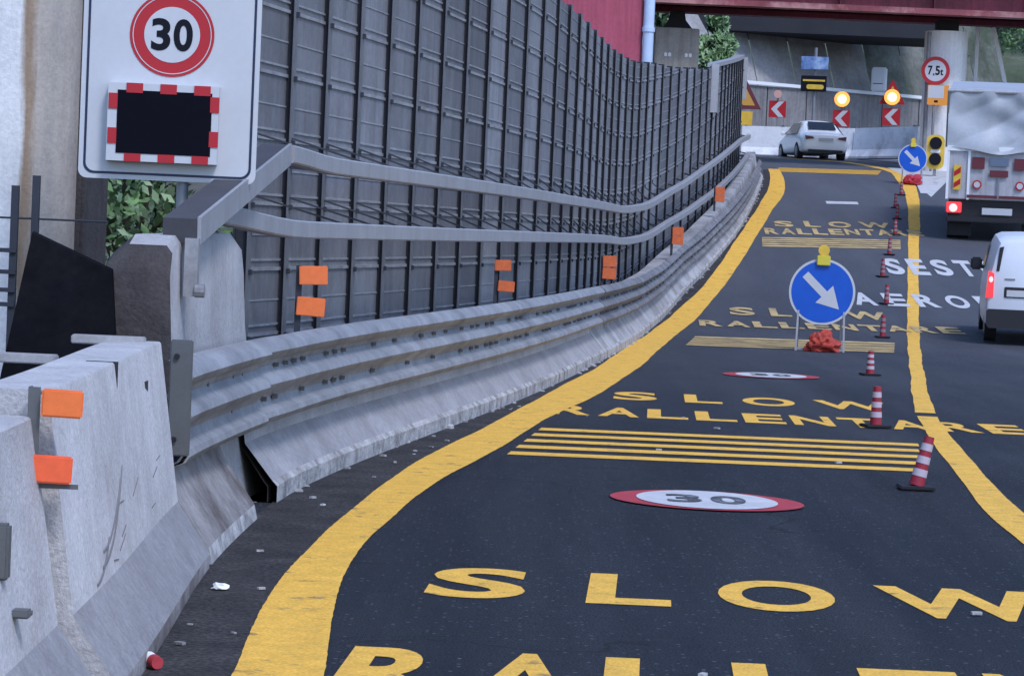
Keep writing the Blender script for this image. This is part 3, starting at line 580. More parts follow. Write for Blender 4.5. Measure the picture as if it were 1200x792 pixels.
# pale cap on the raised last panels
mb = MB(); mb.sweep(toe, [(-0.12, 0.01), (-0.12, 0.11), (0.08, 0.11), (0.08, 0.01)], 66.8, ypost[-1]+0.1, 0.8, offn=fence_off, zfn=lambda y: zr(y)+top_h(y)); mb.build('top_cap', galv_light, nb)
for y, z0, z1 in ((66.7, 2.9, 4.05), (ypost[-1]+0.2, 2.4, 3.62)):
    x, yy = fpos(y, -0.12); mb = MB(); mb.box(x-0.09, x+0.09, yy-0.09, yy+0.09, zr(yy)+z0, zr(yy)+z1); mb.build('pale_post', galv_light, nb)

# ------------------------------------------------------------------ double steel rail
rl = thing('steel_rail', 'pale grey double steel rail curving in front of the noise barrier', 'safety rail', (0, 0, 0))
box_prof = lambda h: [(0.0, h-0.05), (0.0, h+0.05), (0.010, h+0.06), (0.10, h+0.06), (0.10, h-0.06), (0.010, h-0.06)]
RO = 0.38
_up = mono([16, 18.5, 20, 45, 59, 65, 74, 81.5], [2.10, 2.09, 2.05, 2.03, 1.96, 1.89, 1.72, 1.36]); _lo = mono([15.5, 16.5, 19, 40, 48, 59, 65, 74, 81.5], [1.69, 1.67, 1.59, 1.56, 1.48, 1.31, 1.18, 1.02, 0.86])
up = lambda y: _up(y); lo = lambda y: _lo(y)
mb = MB(); mb.sweep(toe, [(o+RO, z) for o, z in box_prof(0)], 18.5, 81.3, 0.5, zfn=lambda y: zr(y)+up(y)); mb.build('upper_rail', galv_light, rl, smooth=True)
mb = MB(); mb.sweep(toe, [(o+RO, z) for o, z in box_prof(0)], 16.1, 81.0, 0.5, zfn=lambda y: zr(y)+lo(y)); mb.build('lower_rail', galv_light, rl, smooth=True)
a = Vector((*off(toe, 18.52, RO+0.05), up(18.5))); b = Vector((off(toe, 14.45, RO+0.02)[0]+0.09, 14.45, 1.58)); a.x -= 0.03
mb = MB(); mb.bar(a + Vector((0.045, 0, 0)), b + Vector((0.045, 0, 0)), 0.02, 0.14); mb.build('end_terminal', galv_light, rl)
mb = MB(); mb.bar(a + Vector((-0.055, 0, -0.004)), b + Vector((-0.055, 0, -0.004)), 0.178, 0.13); mb.build('terminal_plate', steel_dark, rl)
mb = MB(); x_, y_ = off(toe, 14.45, 0.30); mb.box(x_-0.03, x_+0.04, y_-0.06, y_+0.03, 1.24, 1.54); mb.tube((x_+0.03, y_-0.05, 1.27), (x_+0.08, y_-0.05, 1.27), 0.035, n=10); mb.build('anchor_bracket', galv, rl)
for i, y in enumerate(ypost[:48]):
    for hf in (up, lo):
        mb = MB(); a = Vector((*off(toe, y, RO+0.09), zr(y)+hf(y)-0.02)); x, yy = fpos(y, -0.10); b = Vector((x, yy, zr(yy)+hf(y)+0.02)); c = Vector((x, yy, zr(yy)+hf(y)+0.24)); a2 = Vector((*off(toe, y+0.30, RO+0.09), zr(y)+hf(y)+0.04))
        mb.bar(a, b, 0.03, 0.035)
        if i < 26: mb.bar(a2, c, 0.014, 0.014)
        mb.build('bracket', post_dark, rl)

# ------------------------------------------------------------------ orange reflectors
def reflector(label, y, o, z0, gap, sx, sz, post_h, double=True, mt=orange, tw=(0.0, 0.0)):
    x, yy = off(toe, y, o); t = thing('reflector_marker', label, 'reflector', (x, yy, zr(yy)), R(0), 'orange reflectors along the barrier')
    mb = MB(); mb.box(-sx*0.62, -sx*0.40, 0.012, 0.03, z0-0.05-0.25, z0+gap+sz*0.5); mb.build('stem', post_dark, t)
    for k in range(2 if double else 1):
        mb = MB(); M = Matrix.Translation((tw[k], 0, z0+k*gap)) @ Matrix.Rotation(R(3-5*k), 4, 'Y') @ Matrix.Rotation(R(8), 4, 'Z')
        mb.box(-sx/2, sx/2, -0.012, 0.012, -sz/2, sz/2, M, bev=0.005); mb.build('reflector', mt, t)
reflector('clean double orange reflector above the guardrail beside the tall end block', 18.6, 0.24, 1.08, 0.21, 0.19, 0.125, 0.6, True, orange, (-0.01, 0.0))
reflector('double orange reflector with its lower plate shifted, on the guardrail before the narrow bars', 26.8, 0.17, 1.10, 0.20, 0.16, 0.105, 0.6, True, orange_dull, (0.02, -0.02))
reflector('double orange reflector where the smooth parapet meets the rougher one', 38.0, 0.12, 1.10, 0.165, 0.19, 0.155, 0.6, True, orange_dull)
reflector('dull orange reflector beyond the kink of the parapet, fourth along the rail', 54.0, 0.05, 1.20, 0.17, 0.22, 0.17, 0.6, True, orange_dull)
reflector('farthest dull orange reflector near the end of the curved rail', 63.0, 0.10, 1.25, 0.17, 0.22, 0.17, 0.6, True, orange_dull)
t = thing('reflector_marker', 'large double orange reflector on a grey bracket at the nearest block joint', 'reflector', (-1.50, 9.20, 0), 0, 'orange reflectors along the barrier')
mb = MB(); mb.box(-0.085, -0.045, -0.03, -0.022, 0.735, 1.075); mb.box(-0.085, -0.080, -0.022, 0.03, 0.735, 1.075); mb.box(-0.045, 0.09, -0.03, -0.024, 0.742, 0.758); mb.box(-0.045, 0.06, -0.03, -0.024, 1.05, 1.062); mb.build('bracket', steel_grey, t)
for z, x in ((1.025, 0.032), (0.807, 0.004)):
    mb = MB(); M = Matrix.Translation((x, -0.05, z)) @ Matrix.Rotation(R(2), 4, 'Y') @ Matrix.Rotation(R(8), 4, 'Z'); mb.box(-0.068, 0.068, -0.012, 0.012, -0.046, 0.046, M, bev=0.006); mb.build('reflector', orange if z > 1 else orange_bright, t)

# ------------------------------------------------------------------ the 30 panel sign
SY = 16.3; t = thing('speed_sign', 'large white panel with a red ringed 30 and a dark electronic display', 'speed sign', (-2.055, SY, -0.065), R(4))
W2, Z0, Z1 = 0.515, 1.915, 3.75
def rr(x0, x1, z0, z1, r, n=6):
    P = []
    for cx, cz, a0 in ((x1-r, z1-r, 0), (x0+r, z1-r, 90), (x0+r, z0+r, 180), (x1-r, z0+r, 270)):
        for k in range(n+1): a = R(a0+90*k/n); P.append((cx+r*math.cos(a), cz+r*math.sin(a)))
    return P
mb = MB(); mb.prism(rr(-W2, W2, Z0, Z1, 0.05), 0.0, 0.03); pnl = mb.build('sign_panel', sign_white, t)
mb = MB(); A = rr(-W2+0.028, W2-0.028, Z0+0.028, Z1-0.028, 0.06); B = rr(-W2+0.042, W2-0.042, Z0+0.042, Z1-0.042, 0.05); n = len(A)
mb.add([(p[0], -0.003, p[1]) for p in A+B], [(k, (k+1) % n, n+(k+1) % n, n+k) for k in range(n)]); mb.build('border_line', navy_line, pnl)
CZ = 2.765; cxs = 0.0
mb = MB(); mb.disc((cxs, CZ), 0.245, 56, -0.004); rg = mb.build('speed_roundel', sign_red, pnl)
mb = MB(); mb.ring((cxs, CZ), 0.229, 0.224, 56, -0.006); mb.disc((cxs, CZ), 0.162, 48, -0.006); mb.build('roundel_face', sign_white, rg)
mb = MB(); wall_text(mb, '30', -0.12, 0.12, CZ-0.094, CZ+0.094, -0.009, 0.16, 0.03); mb.build('digits', sign_black, rg)
dz0, dz1, dx0, dx1 = 2.02, 2.47, -0.35, 0.29
mb = MB(); mb.prism([(dx0, dz0), (dx1, dz0), (dx1, dz1), (dx0, dz1)], -0.10, -0.003); mb.cur = 1
for k in range(3):
    x = dx0+0.105+k*0.195
    mb.box(x, x+0.095, -0.1065, -0.0985, dz1-0.055, dz1+0.002); mb.box(x, x+0.095, -0.1065, -0.0985, dz0-0.002, dz0+0.045)
for k in range(2):
    z = dz0+0.10+k*0.20
    mb.box(dx0+0.005, dx0+0.056, -0.1065, -0.0985, z, z+0.09); mb.box(dx1-0.05, dx1+0.003, -0.1065, -0.0985, z, z+0.09)
dsp = mb.build('display_box', [sign_white, sign_red], t)
mb = MB(); mb.box(dx0+0.055, dx1-0.04, -0.104, -0.098, dz0+0.045, dz1-0.04); mb.build('display_screen', screen, dsp)
mb = MB(); mb.tube((0.09, 0.07, 0), (0.09, 0.07, Z1), 0.035, n=14); mb.build('pole', pole_metal, t, smooth=True)
mb = MB(); mb.box(-W2+0.05, W2-0.05, 0.03, 0.06, 2.1, 2.15); mb.box(-W2+0.05, W2-0.05, 0.03, 0.06, 3.2, 3.25); mb.build('bracket', pole_metal, t)

# ------------------------------------------------------------------ left: column, railing, board, ledges
cl = thing('bridge_column', 'massive weathered concrete column with brown streaks behind the 30 panel', 'column', (-3.60, 18.4, 0))
mb = MB(); n = 40
for z in [0.0, 1, 2, 3, 4, 5, 6.5, 8]:
    mb.v += [(0.80*math.copysign(abs(math.cos(2*math.pi*k/n))**0.62, math.cos(2*math.pi*k/n)), 0.8*math.copysign(abs(math.sin(2*math.pi*k/n))**0.62, math.sin(2*math.pi*k/n)), z) for k in range(n)]
for j in range(7):
    for k in range(n): mb.face((j*n+k, j*n+(k+1) % n, (j+1)*n+(k+1) % n, (j+1)*n+k))
mb.build('shaft', column_mat, cl, smooth=True)
mb = MB(); mb.box(0.48, 0.81, -0.45, 0.6, 0, 8, bev=0.02); mb.build('side_pilaster', concrete_shade, cl)  # dark colour stands in for the column's shaded right side
t = thing('metal_railing', 'dark metal railing in front of the weathered column', 'railing', (-2.77, 15.5, 0))
for x, z in ((-0.02, 1.78), (0.095, 1.84), (-0.2, 1.7), (-0.6, 1.78), (-1.0, 1.78)):
    mb = MB(); mb.box(x-0.02, x+0.02, -0.02, 0.02, 0, z); mb.build('post', post_dark, t)
for z in (1.12, 1.20, 1.30, 1.42):
    mb = MB(); mb.box(-1.2, 0.0, -0.035, -0.02, z-0.012, z+0.012); mb.build('rail', post_dark, t)
mb = MB(); mb.tube((-1.2, 0, 1.60), (0.5, 0.0, 1.60), 0.006, n=6); mb.build('wire', post_dark, t)
bb = MB(); P = [(-2.50, 13.6, 0.78), (-1.95, 13.8, 0.85), (-2.03, 14.05, 1.36), (-2.43, 14.0, 1.535)]
bb.add([Vector(p) for p in P] + [Vector(p)+Vector((0.0, 0.05, 0.01)) for p in P], [(0, 1, 2, 3), (7, 6, 5, 4), (0, 4, 5, 1), (1, 5, 6, 2), (2, 6, 7, 3), (3, 7, 4, 0)])
tag(bb.build('black_board', black_board_mat), 'matt black slanted board leaning behind the concrete barrier', 'board')
for (x, y, z, L, rz, lab) in ((-1.88, 13.0, 1.062, 0.34, 2, 'short pale concrete ledge across the top of the scraped barrier block'), (-2.08, 11.9, 1.02, 0.28, -2, 'short pale concrete ledge under the foot of the black board')):
    mb = MB(); mb.box(-L/2, L/2, -0.05, 0.05, -0.02, 0.02, bev=0.005); o = mb.build('concrete_ledge', ledge_pale, None, loc=(x, y, z)); o.rotation_euler = (0, 0, R(rz)); tag(o, lab, 'ledge', 'ledges of the barrier top')  # separate pieces added for the concrete ledges of the barrier top

# ------------------------------------------------------------------ bridge, pier, columns, red wall
BZ = 9.14; br = thing('red_bridge', 'red steel girder bridge crossing over the road at the top', 'bridge', (0, 0, 0))
def blk_(x0, x1, y0, y1, z0, z1): mb = MB(); mb.box(x0, x1, y0, y1, z0, z1); return mb
for k in range(2):
    y = 89.6+k*3.6; mb = blk_(-14, 40, y, y+0.06, BZ+0.07, BZ+1.9)
    for q in range(18): x = -14+q*3.0; mb.box(x, x+0.03, y-0.22, y, BZ+0.07, BZ+1.9)
    o = mb.build('girder', girder_red, br)
    blk_(-14, 40, y-0.32, y+0.38, BZ-0.10, BZ+0.08).build('bottom_flange', red_steel_pale if k == 0 else girder_red, o)
blk_(-14, 40, 88.2, 94.6, BZ+1.9, BZ+2.3).build('deck_slab', concrete_pier, br)
b2 = thing('added_dark_beam', 'added dark beam for the shade behind the red girder above the retaining wall', 'bridge', (0, 0, 0))  # added beam, coloured dark to give the shade band under the bridge
blk_(-10, 17.3, 113.0, 118, 10.0, 10.3).build('soffit_slab', beam_shade_mat, b2)
for k in range(3): blk_(-10, 17.3, 113.0+k*2.2, 113.5+k*2.2, 10.3, 12.2).build('beam', beam_shade_mat, b2)
blk_(-10, 17.3, 112.6, 118.4, 12.2, 12.6).build('deck_slab', concrete_pier, b2)
rw = thing('red_pier_wall', 'magenta red steel wall with a downpipe beside the bridge pier', 'red wall', (0, 0, 0))
mb = MB(); mb.box(-6, 3.44, 82, 87.6, 2, 14, bev=0.05); mb.build('steel_wall', red_steel, rw)
mb = MB(); mb.tube((3.60, 81.9, 3), (3.60, 81.9, 14), 0.16, n=14); o = mb.build('downpipe', pipe_blue, rw, smooth=True)
mb = MB(); mb.tube((3.60, 81.9, 7.55), (3.60, 81.9, 7.68), 0.19, n=14); mb.build('pipe_collar', pipe_blue, o, smooth=True)
pr = thing('bridge_pier', 'square grey concrete pier with a black bearing under the red girder', 'bridge pier', (4.92, 91.2, 4))
mb = MB(); mb.box(-0.72, 0.72, -0.6, 0.6, 0, 4.35, bev=0.03); mb.build('pier_shaft', concrete_pier, pr)
mb = MB(); mb.prism([(-0.5, 4.35), (0.5, 4.35), (0.28, 4.62), (0.22, 4.93), (-0.22, 4.93), (-0.28, 4.62)], -0.3, 0.3); mb.build('bearing', rubber, pr)
mb = MB()
for x in (-0.35, -0.22, 0.32, 0.45): mb.prism([(x-0.045, 3.42), (x+0.045, 3.42), (x+0.05, 3.52), (x, 3.55), (x-0.05, 3.52)], -0.62, -0.598)
mb.build('anchor_cap', white_metal, pr)
pc = thing('bridge_column', 'pale round concrete column behind the weight limit sign', 'column', (13.75, 91.4, 4.1))
mb = MB(); mb.tube((0, 0, 0), (0, 0, 4.55), 0.70, n=28); mb.build('shaft', concrete_white, pc, smooth=True)
mb = MB(); mb.tube((-0.62, -0.42, 0), (-0.62, -0.42, 4.5), 0.07, n=10); mb.build('drainpipe', galv, pc, smooth=True)
mb = MB(); mb.box(-0.35, 0.35, -0.3, 0.3, 4.55, 4.92, bev=0.03); mb.build('bearing', rubber, pc)
# white steel frame
t = thing('white_gantry', 'white slanted steel frame beside the pale round column', 'gantry', (0, 0, 0))
def vx(px, y): return (px)/3267*y
for a, b in (((15.05, 93.2, 6.9), (15.05, 93.2, 9.0)), ((15.10, 93.2, 6.93), (16.05, 93.2, 7.15)), ((16.05, 93.2, 7.15), (15.55, 93.2, 9.0)), ((15.05, 93.2, 4.2), (15.05, 93.2, 6.9)), ((16.05, 93.2, 4.2), (16.05, 93.2, 7.1))):
    mb = MB(); mb.bar(a, b, 0.12, 0.12, up=(0, 1, 0)); mb.build('frame_bar', white_metal, t)
# ------------------------------------------------------------------ retaining wall behind the bend
t = thing('retaining_wall', 'tall grey panelled retaining wall behind the bend with a white top rail', 'retaining wall', (0, 0, 0))
A, B = Vector((3.0, 108.0)), Vector((22.0, 122.5))
def along(u, d=0.0):
    p = A.lerp(B, u); dd = (B-A).normalized(); return p + Vector((-dd.y, dd.x))*d
NP = 11
for k in range(NP):
    u0, u1 = k/NP+0.0012, (k+1)/NP-0.0012; mb = MB(); p0, p1, q0, q1 = along(u0), along(u1), along(u0, .3), along(u1, .3); z1_ = 7.82
    mb.add([(p.x, p.y, z) for p in (p0, p1, q1, q0) for z in (4.2, z1_)], [(0, 2, 3, 1), (2, 4, 5, 3), (4, 6, 7, 5), (6, 0, 1, 7), (1, 3, 5, 7)]); mb.build('wall_panel', wall_back, t)
    mb = MB(); p0, p1, q0, q1 = along(u0, .5), along(u1, .5), along(u0, 1.9), along(u1, 1.9)
    mb.add([(p0.x, p0.y, 7.6), (p1.x, p1.y, 7.6), (q1.x, q1.y, 11.4), (q0.x, q0.y, 11.4)], [(0, 1, 2, 3)])
    o = mb.build('sloped_slab', slab_pale if u0 < 0.55 else wall_mossy, t)
mb = MB(); p, q = along(0), along(1); mb.bar((p.x, p.y-0.1, 7.92), (q.x, q.y-0.1, 7.92), 0.10, 0.13); mb.build('top_rail', white_metal, t)
mb = MB(); p, q = along(0, .1), along(1, .1); mb.add([(p.x, p.y, 4.1), (q.x, q.y, 4.1), (q.x, q.y, 7.75), (p.x, p.y, 7.75)], [(0, 1, 2, 3)]); mb.build('joint_backing', wall_mossy, t)

# ------------------------------------------------------------------ signs and small things at the bend
def blue_sign(label, loc, rz, d, scale_legs=True):
    t = thing('arrow_sign', label, 'arrow sign', loc, rz, 'blue keep right signs'); r = d/2; zc = r+0.40*d
    mb = MB(); mb.disc((0, zc), r, 56, 0.0, 0.02); disc = mb.build('sign_disc', sign_white, t)
    mb = MB(); mb.disc((0, zc), r*0.93, 56, -0.004); mb.build('blue_face', sign_blue, disc)
    mb = MB(); a = R(-44); ca, sa = math.cos(a), math.sin(a)
    L = [(-0.80, -0.13), (0.10, -0.13), (0.10, -0.40), (0.80, 0.0), (0.10, 0.40), (0.10, 0.13), (-0.80, 0.13)]
    mb.add([((x*ca-z*sa)*r*0.92, -0.008, zc+(x*sa+z*ca)*r*0.92) for x, z in L], [tuple(range(7))]); mb.build('arrow', sign_white, disc)
    for sx in (-1, 1):
        mb = MB(); mb.bar((sx*r*0.68, 0.03, zc-r*0.2), (sx*r*0.72, -0.05, 0.0), 0.03, 0.03, up=(0, 1, 0)); mb.bar((sx*r*0.62, 0.05, zc), (sx*r*0.66, 0.45, 0.0), 0.03, 0.03, up=(0, 1, 0)); mb.build('leg', galv_light, t)
    mb = MB(); mb.bar((-r*0.72, -0.05, 0.03), (r*0.72, -0.05, 0.03), 0.03, 0.03); mb.build('foot_bar', galv_light, t)
    mb = MB(); zt = zc+r; mb.box(-0.10*d, 0.10*d, -0.06, 0.04, zt-0.10*d, zt+0.05*d, bev=0.01); lm = mb.build('warning_lamp', lamp_yellow, t)
    mb = MB(); mb.box(-0.07*d, 0.07*d, -0.02, 0.03, zt+0.05*d, zt+0.08*d); mb.tube((0, -0.035, zt+0.13*d), (0, 0.035, zt+0.13*d), 0.085*d, n=16); mb.build('lamp_lens', yellow_sign, lm, smooth=True)
    return t
def sandbag(label, loc, rx, ry, rz_, matl):
    from mathutils import noise as nz
    bm = bmesh.new(); bmesh.ops.create_icosphere(bm, subdivisions=5, radius=1); o3 = Vector((rx*31, rz_*17, 3.1))
    for v in bm.verts:
        c = v.co.copy(); f = 1 + 0.45*nz.noise(c*1.5+o3) - 0.34*abs(nz.noise(c*2.4+o3)) - 0.16*abs(nz.noise(c*5.5+o3))
        neck = 1 - 0.35*max(0, c.z)**2                            # gathered towards the tied top
        v.co = Vector((c.x*rx*f*neck, c.y*ry*f*neck, (max(-0.5, c.z*f)+0.5)*rz_*(1+0.15*c.x)))
    bmesh.ops.recalc_face_normals(bm, faces=bm.faces[:])
    me = bpy.data.meshes.new('sandbag'); bm.to_mesh(me); bm.free(); me.materials.append(matl)
    for p in me.polygons: p.use_smooth = True
    o = bpy.data.objects.new('sandbag', me); C.objects.link(o); o.location = loc; tag(o, label, 'sandbag')
    return o
blue_sign('blue round sign with white down-right arrow standing over an orange sandbag', (4.66, 42.2, 0), R(-4), 1.0)
sandbag('bright orange lumpy sandbag under the nearer blue arrow sign', (4.68, 42.0, 0.008), 0.27, 0.2, 0.22, sand_orange)
blue_sign('smaller looking blue arrow sign beside the white painted wedge at the bend', (11.72, 83.4, zr(83.4)), R(-6), 0.86)
sandbag('dark red sandbag under the far blue arrow sign', (11.72, 83.2, zr(83.2)+0.02), 0.30, 0.2, 0.22, sand_red)

# marker posts
cone_dark = mat('dark_reflective_band', (0.22, 0.17, 0.19), 0.6)  # darker band colour, used on the farther marker posts
def marker(label, loc, bands=3, H=0.37, bm_=None):
    t = thing('traffic_marker', label, 'marker post', loc, 0, 'red and white marker posts beside the lane')
    mb = MB(); mb.box(-0.12, 0.12, -0.12, 0.12, 0.0, 0.025, bev=0.008); mb.build('base', rubber, t)
    mb = MB(); mb.tube((0, 0, 0.025), (0, 0, H), 0.054, 0.034, n=16); mb.build('body', cone_red, t, smooth=True)
    for k in range(bands):
        z0 = 0.09+k*(H-0.10)/bands; z1_ = z0+0.05; rr_ = lambda z: 0.054-(0.054-0.034)*(z-0.025)/(H-0.025)+0.003
        mb = MB(); mb.tube((0, 0, z0), (0, 0, z1_), rr_(z0), rr_(z1_), n=16); mb.build('reflective_band', bm_ or cone_white, t, smooth=True)
    return t
m0 = marker('leaning red marker post with white bands beside the five narrow bars', (2.80, 19.0, 0.006))
for ch in m0.children:
    if ch.name.split('.')[0] != 'base': ch.rotation_euler = (R(-4), R(13), 0)
MK = [((3.33, 25.25), 'dark red marker post standing on the RALLENTARE lettering'), ((4.54, 35.2), 'short marker post with three bright white bands beside the near white roundel'),
      ((6.35, 47.8), 'marker post just beyond the end of the bar under the near blue sign'), ((7.39, 55.3), 'marker post standing on the white AEROPORTO lettering'),
      ((7.93, 60.2), 'marker post at the left end of the white SESTRI lettering'), ((8.58, 64.1), 'small marker post between SESTRI and the faded bar'),
      ((9.27, 68.4), 'marker post at the end of the farthest RALLENTARE lettering'), ((9.86, 72.5), 'marker post just beyond the farthest SLOW lettering'),
      ((10.23, 75.7), 'marker post level with the small far white roundel'), ((10.92, 79.7), 'last tiny marker post before the far blue sign')]
up0 = marker('', (0, 0, 0)); up1 = marker('', (0, 0, 0), bm_=cone_dark)
for i, ((x, y), lab) in enumerate(MK):
    o = up0 if i == 0 else (up1 if i == 2 else copy_tree(up0 if i < 2 else up1))
    o.location = (x, y, zr(y)+0.006); o.rotation_euler = (0, 0, random.uniform(-.3, .3)); o['label'] = lab
    o.scale = (1, 1, {0: 1.0, 1: 0.82}.get(i, 1.05))

# chevrons
def chevron(label, loc, lit, tri=False):
    t = thing('chevron_sign', label, 'chevron sign', loc, R(-8), 'chevron signs at the bend')
    mb = MB(); mb.box(-0.03, 0.03, 0.02, 0.08, 0, 2.2); mb.build('post', pole_metal, t)
    mb = MB(); mb.box(-0.32, 0.32, 0.0, 0.02, 1.18, 1.80); pn = mb.build('chevron_board', sign_red, t)
    mb = MB(); mb.add([(x, -0.004, z) for x, z in ((-0.24, 1.49), (0.04, 1.78), (0.24, 1.78), (-0.02, 1.49), (0.24, 1.20), (0.04, 1.20))], [(0, 3, 2, 1), (0, 5, 4, 3)]); mb.build('white_arrow', sign_white, pn)
    rl_ = 0.30 if lit else 0.15
    zc = 2.2 if lit else 2.05
    mb = MB(); mb.tube((0, -0.10, zc), (0, 0.06, zc), rl_, n=24); ln = mb.build('lamp_housing', plastic_black if lit else lamp_off, t, smooth=True)
    if lit: mb = MB(); mb.disc((0, zc), rl_*0.96, 28, -0.105); lq = mb.build('lamp_lens', lamp_amber, ln); mb = MB(); mb.disc((0, zc), rl_*0.55, 28, -0.109); mb.cur = 0; lq.data.materials.append(lamp_core); add_faces(lq, mb, 1)
    if tri:
        mb = MB(); P = [(-0.48, 1.95), (0.48, 1.95), (0, 2.85)]; Q = [(-0.30, 2.05), (0.30, 2.05), (0, 2.62)]
        mb.prism(P, 0.09, 0.11); tg = mb.build('warning_triangle', sign_red, t); mb = MB(); mb.add([(x, 0.086, z) for x, z in Q], [(0, 1, 2)]); mb.build('triangle_face', yellow_sign, tg)
    return t
chevron('red and white chevron with an unlit pale lamp, behind the nose of the white car', (9.55, 104.6, zr(104)+0.25), False)
chevron('chevron partly hidden by the white car under a plain lit amber lamp', (11.93, 104.4, zr(104)-0.0), True)
chevron('chevron with lit amber lamp in front of a red warning triangle', (13.45, 101.8, zr(101)+0.15), True, True)

# white barriers behind the car
def wbar(label, a, b, zb, h=1.12):
    t = thing('white_barrier', label, 'white barrier', (a[0], a[1], zb), math.atan2(b[1]-a[1], b[0]-a[0]), 'white barriers at the bend'); L = math.hypot(b[0]-a[0], b[1]-a[1])
    mb = MB(); P = [(-0.30, 0), (-0.30, 0.08), (-0.14, 0.34), (-0.09, h), (0.09, h), (0.14, 0.34), (0.30, 0.08), (0.30, 0)]
    mb.loft([[(x, y, z) for y, z in P] for x in (0.02, L-0.02)]); mb.build('barrier_body', white_wall, t)
    mb = MB()
    for x in (0.3, L-0.35): mb.box(x, x+0.10, -0.1, 0.1, h, h+0.05)
    mb.build('lifting_lug', steel_grey, t)
white_wall = mat('white_barrier_paint', (0.82, 0.83, 0.85), 0.6, var=0.1, scale=1.2, col2=(0.36, 0.36, 0.38), amount=0.36)
WB = [((6.2, 104.4), (8.0, 104.3), 'white barrier just visible past the end of the noise barrier'), ((8.05, 104.2), (10.0, 103.6), 'white barrier behind the nose of the white car'), ((10.05, 103.5), (12.2, 102.2), 'white barrier half hidden by the tail of the white car'), ((12.25, 102.1), (14.0, 98.0), 'scuffed white barrier between the white car and the far blue sign')]
for a, b, lab in WB: wbar(lab, a, b, zr(103)-0.03)

# warning triangle at fence end
t = thing('warning_sign', 'triangular yellow warning sign half hidden by the end of the noise barrier', 'warning sign', (6.95, 88.5, zr(88.5)-0.45), R(-14))
mb = MB(); mb.tube((0, 0.05, 0), (0, 0.05, 3.4), 0.035, n=10); mb.build('pole', pole_metal, t, smooth=True)
mb = MB(); mb.prism([(-0.62, 2.25), (0.62, 2.25), (0, 3.38)], 0.0, 0.02); tg = mb.build('triangle_panel', truck_red, t)
mb = MB(); mb.add([(x, -0.004, z) for x, z in ((-0.42, 2.37), (0.42, 2.37), (0, 3.12))], [(0, 1, 2)]); mb.build('triangle_face', mat('dull_amber_sheet', (0.55, 0.31, 0.06), 0.5), tg)
mb = MB(); mb.box(-0.35, 0.35, 0.0, 0.02, 1.75, 2.18); mb.build('yellow_plate', yellow_sign, t)

# weight limit sign
t = thing('weight_sign', 'round red bordered weight limit sign above a white and orange plate', 'road sign', (13.3, 90.4, zr(90)-0.1), R(-8))
mb = MB(); mb.tube((0, 0.06, 0), (0, 0.06, 3.7), 0.045, n=12); mb.build('pole', pole_metal, t, smooth=True)
mb = MB(); mb.disc((0, 3.38), 0.46, 40, 0, 0.02); ds = mb.build('sign_disc', sign_red, t)
mb = MB(); mb.disc((0, 3.38), 0.34, 40, -0.004); mb.build('disc_face', sign_white, ds)
mb = MB(); wall_text(mb, '7 5', -0.24, 0.14, 3.24, 3.54, -0.008, -0.18, 0.03); wall_text(mb, 't', 0.15, 0.25, 3.24, 3.44, -0.008, 0, 0.03); mb.prism([(-0.075, 3.24), (-0.03, 3.24), (-0.03, 3.29), (-0.075, 3.29)], -0.010, -0.006); mb.prism([(-0.05, 3.24), (-0.03, 3.24), (-0.065, 3.19)], -0.010, -0.006); mb.build('lettering', sign_black, ds)
mb = MB(); mb.box(-0.22, 0.46, 0.0, 0.02, 2.28, 2.92); pl = mb.build('lower_plate', orange_panel, t)
mb = MB(); mb.box(-0.20, 0.30, -0.006, 0.0, 2.50, 2.90); mb.build('white_plate', sign_white, pl)
mb = MB(); mb.box(0.0, 0.12, -0.006, 0.0, 2.36, 2.43); mb.build('dark_mark', sign_black, pl)

# traffic light
t = thing('traffic_light', 'yellow bordered traffic light with dark lenses beside the truck', 'traffic light', (12.95, 87.2, zr(87)-0.30), R(-8))
mb = MB(); mb.box(-0.05, 0.05, 0.04, 0.14, 0, 0.8); mb.build('pole', pole_metal, t)
mb = MB(); mb.prism(rr(-0.28, 0.28, 0.55, 1.62, 0.2), 0.0, 0.05); bk = mb.build('backing_board', yellow_sign, t)
for z in (1.36, 0.86):
    mb = MB(); mb.tube((0, -0.10, z), (0, 0.0, z), 0.19, n=20); ln = mb.build('lens', sign_black, bk, smooth=True)
mb = MB(); mb.box(-0.15, 0.15, -0.02, 0.0, 1.06, 1.16); mb.build('white_strip', white_metal, bk)

# lamp-box mast behind bend
t = thing('sign_mast', 'post behind the bend with a pale blue panel over a black and yellow box', 'sign', (11.2, 107.6, zr(107)), R(-8))
mb = MB(); mb.tube((0, 0.2, 0), (0, 0.2, 4.2), 0.06, n=10); mb.build('pole', pole_metal, t, smooth=True)
mb = MB(); mb.box(-0.55, 0.50, 0.0, 0.1, 3.35, 3.85, bev=0.02); mb.build('blue_panel', sign_sky, t)
mb = MB(); mb.box(-0.52, 0.46, 0.0, 0.15, 2.52, 3.12, bev=0.02); bx_ = mb.build('equipment_box', sign_black, t)
mb = MB(); mb.box(-0.45, 0.40, -0.01, 0.0, 2.90, 2.97); mb.prism(rr(-0.30, 0.36, 2.60, 2.78, 0.08), -0.012, -0.002); mb.build('yellow_stripe', yellow_sign, bx_)
t = thing('cabinet_box', 'small white cabinet on top of the retaining wall', 'cabinet', (14.75, 116.0, 7.95), R(-20))
mb = MB(); mb.box(-0.30, 0.30, -0.2, 0.2, 0, 1.0, bev=0.05); mb.build('cabinet_body', white_metal, t)
mb = MB(); mb.box(-0.2, 0.2, -0.21, -0.2, 0.3, 0.34); mb.build('vent', steel_grey, t)

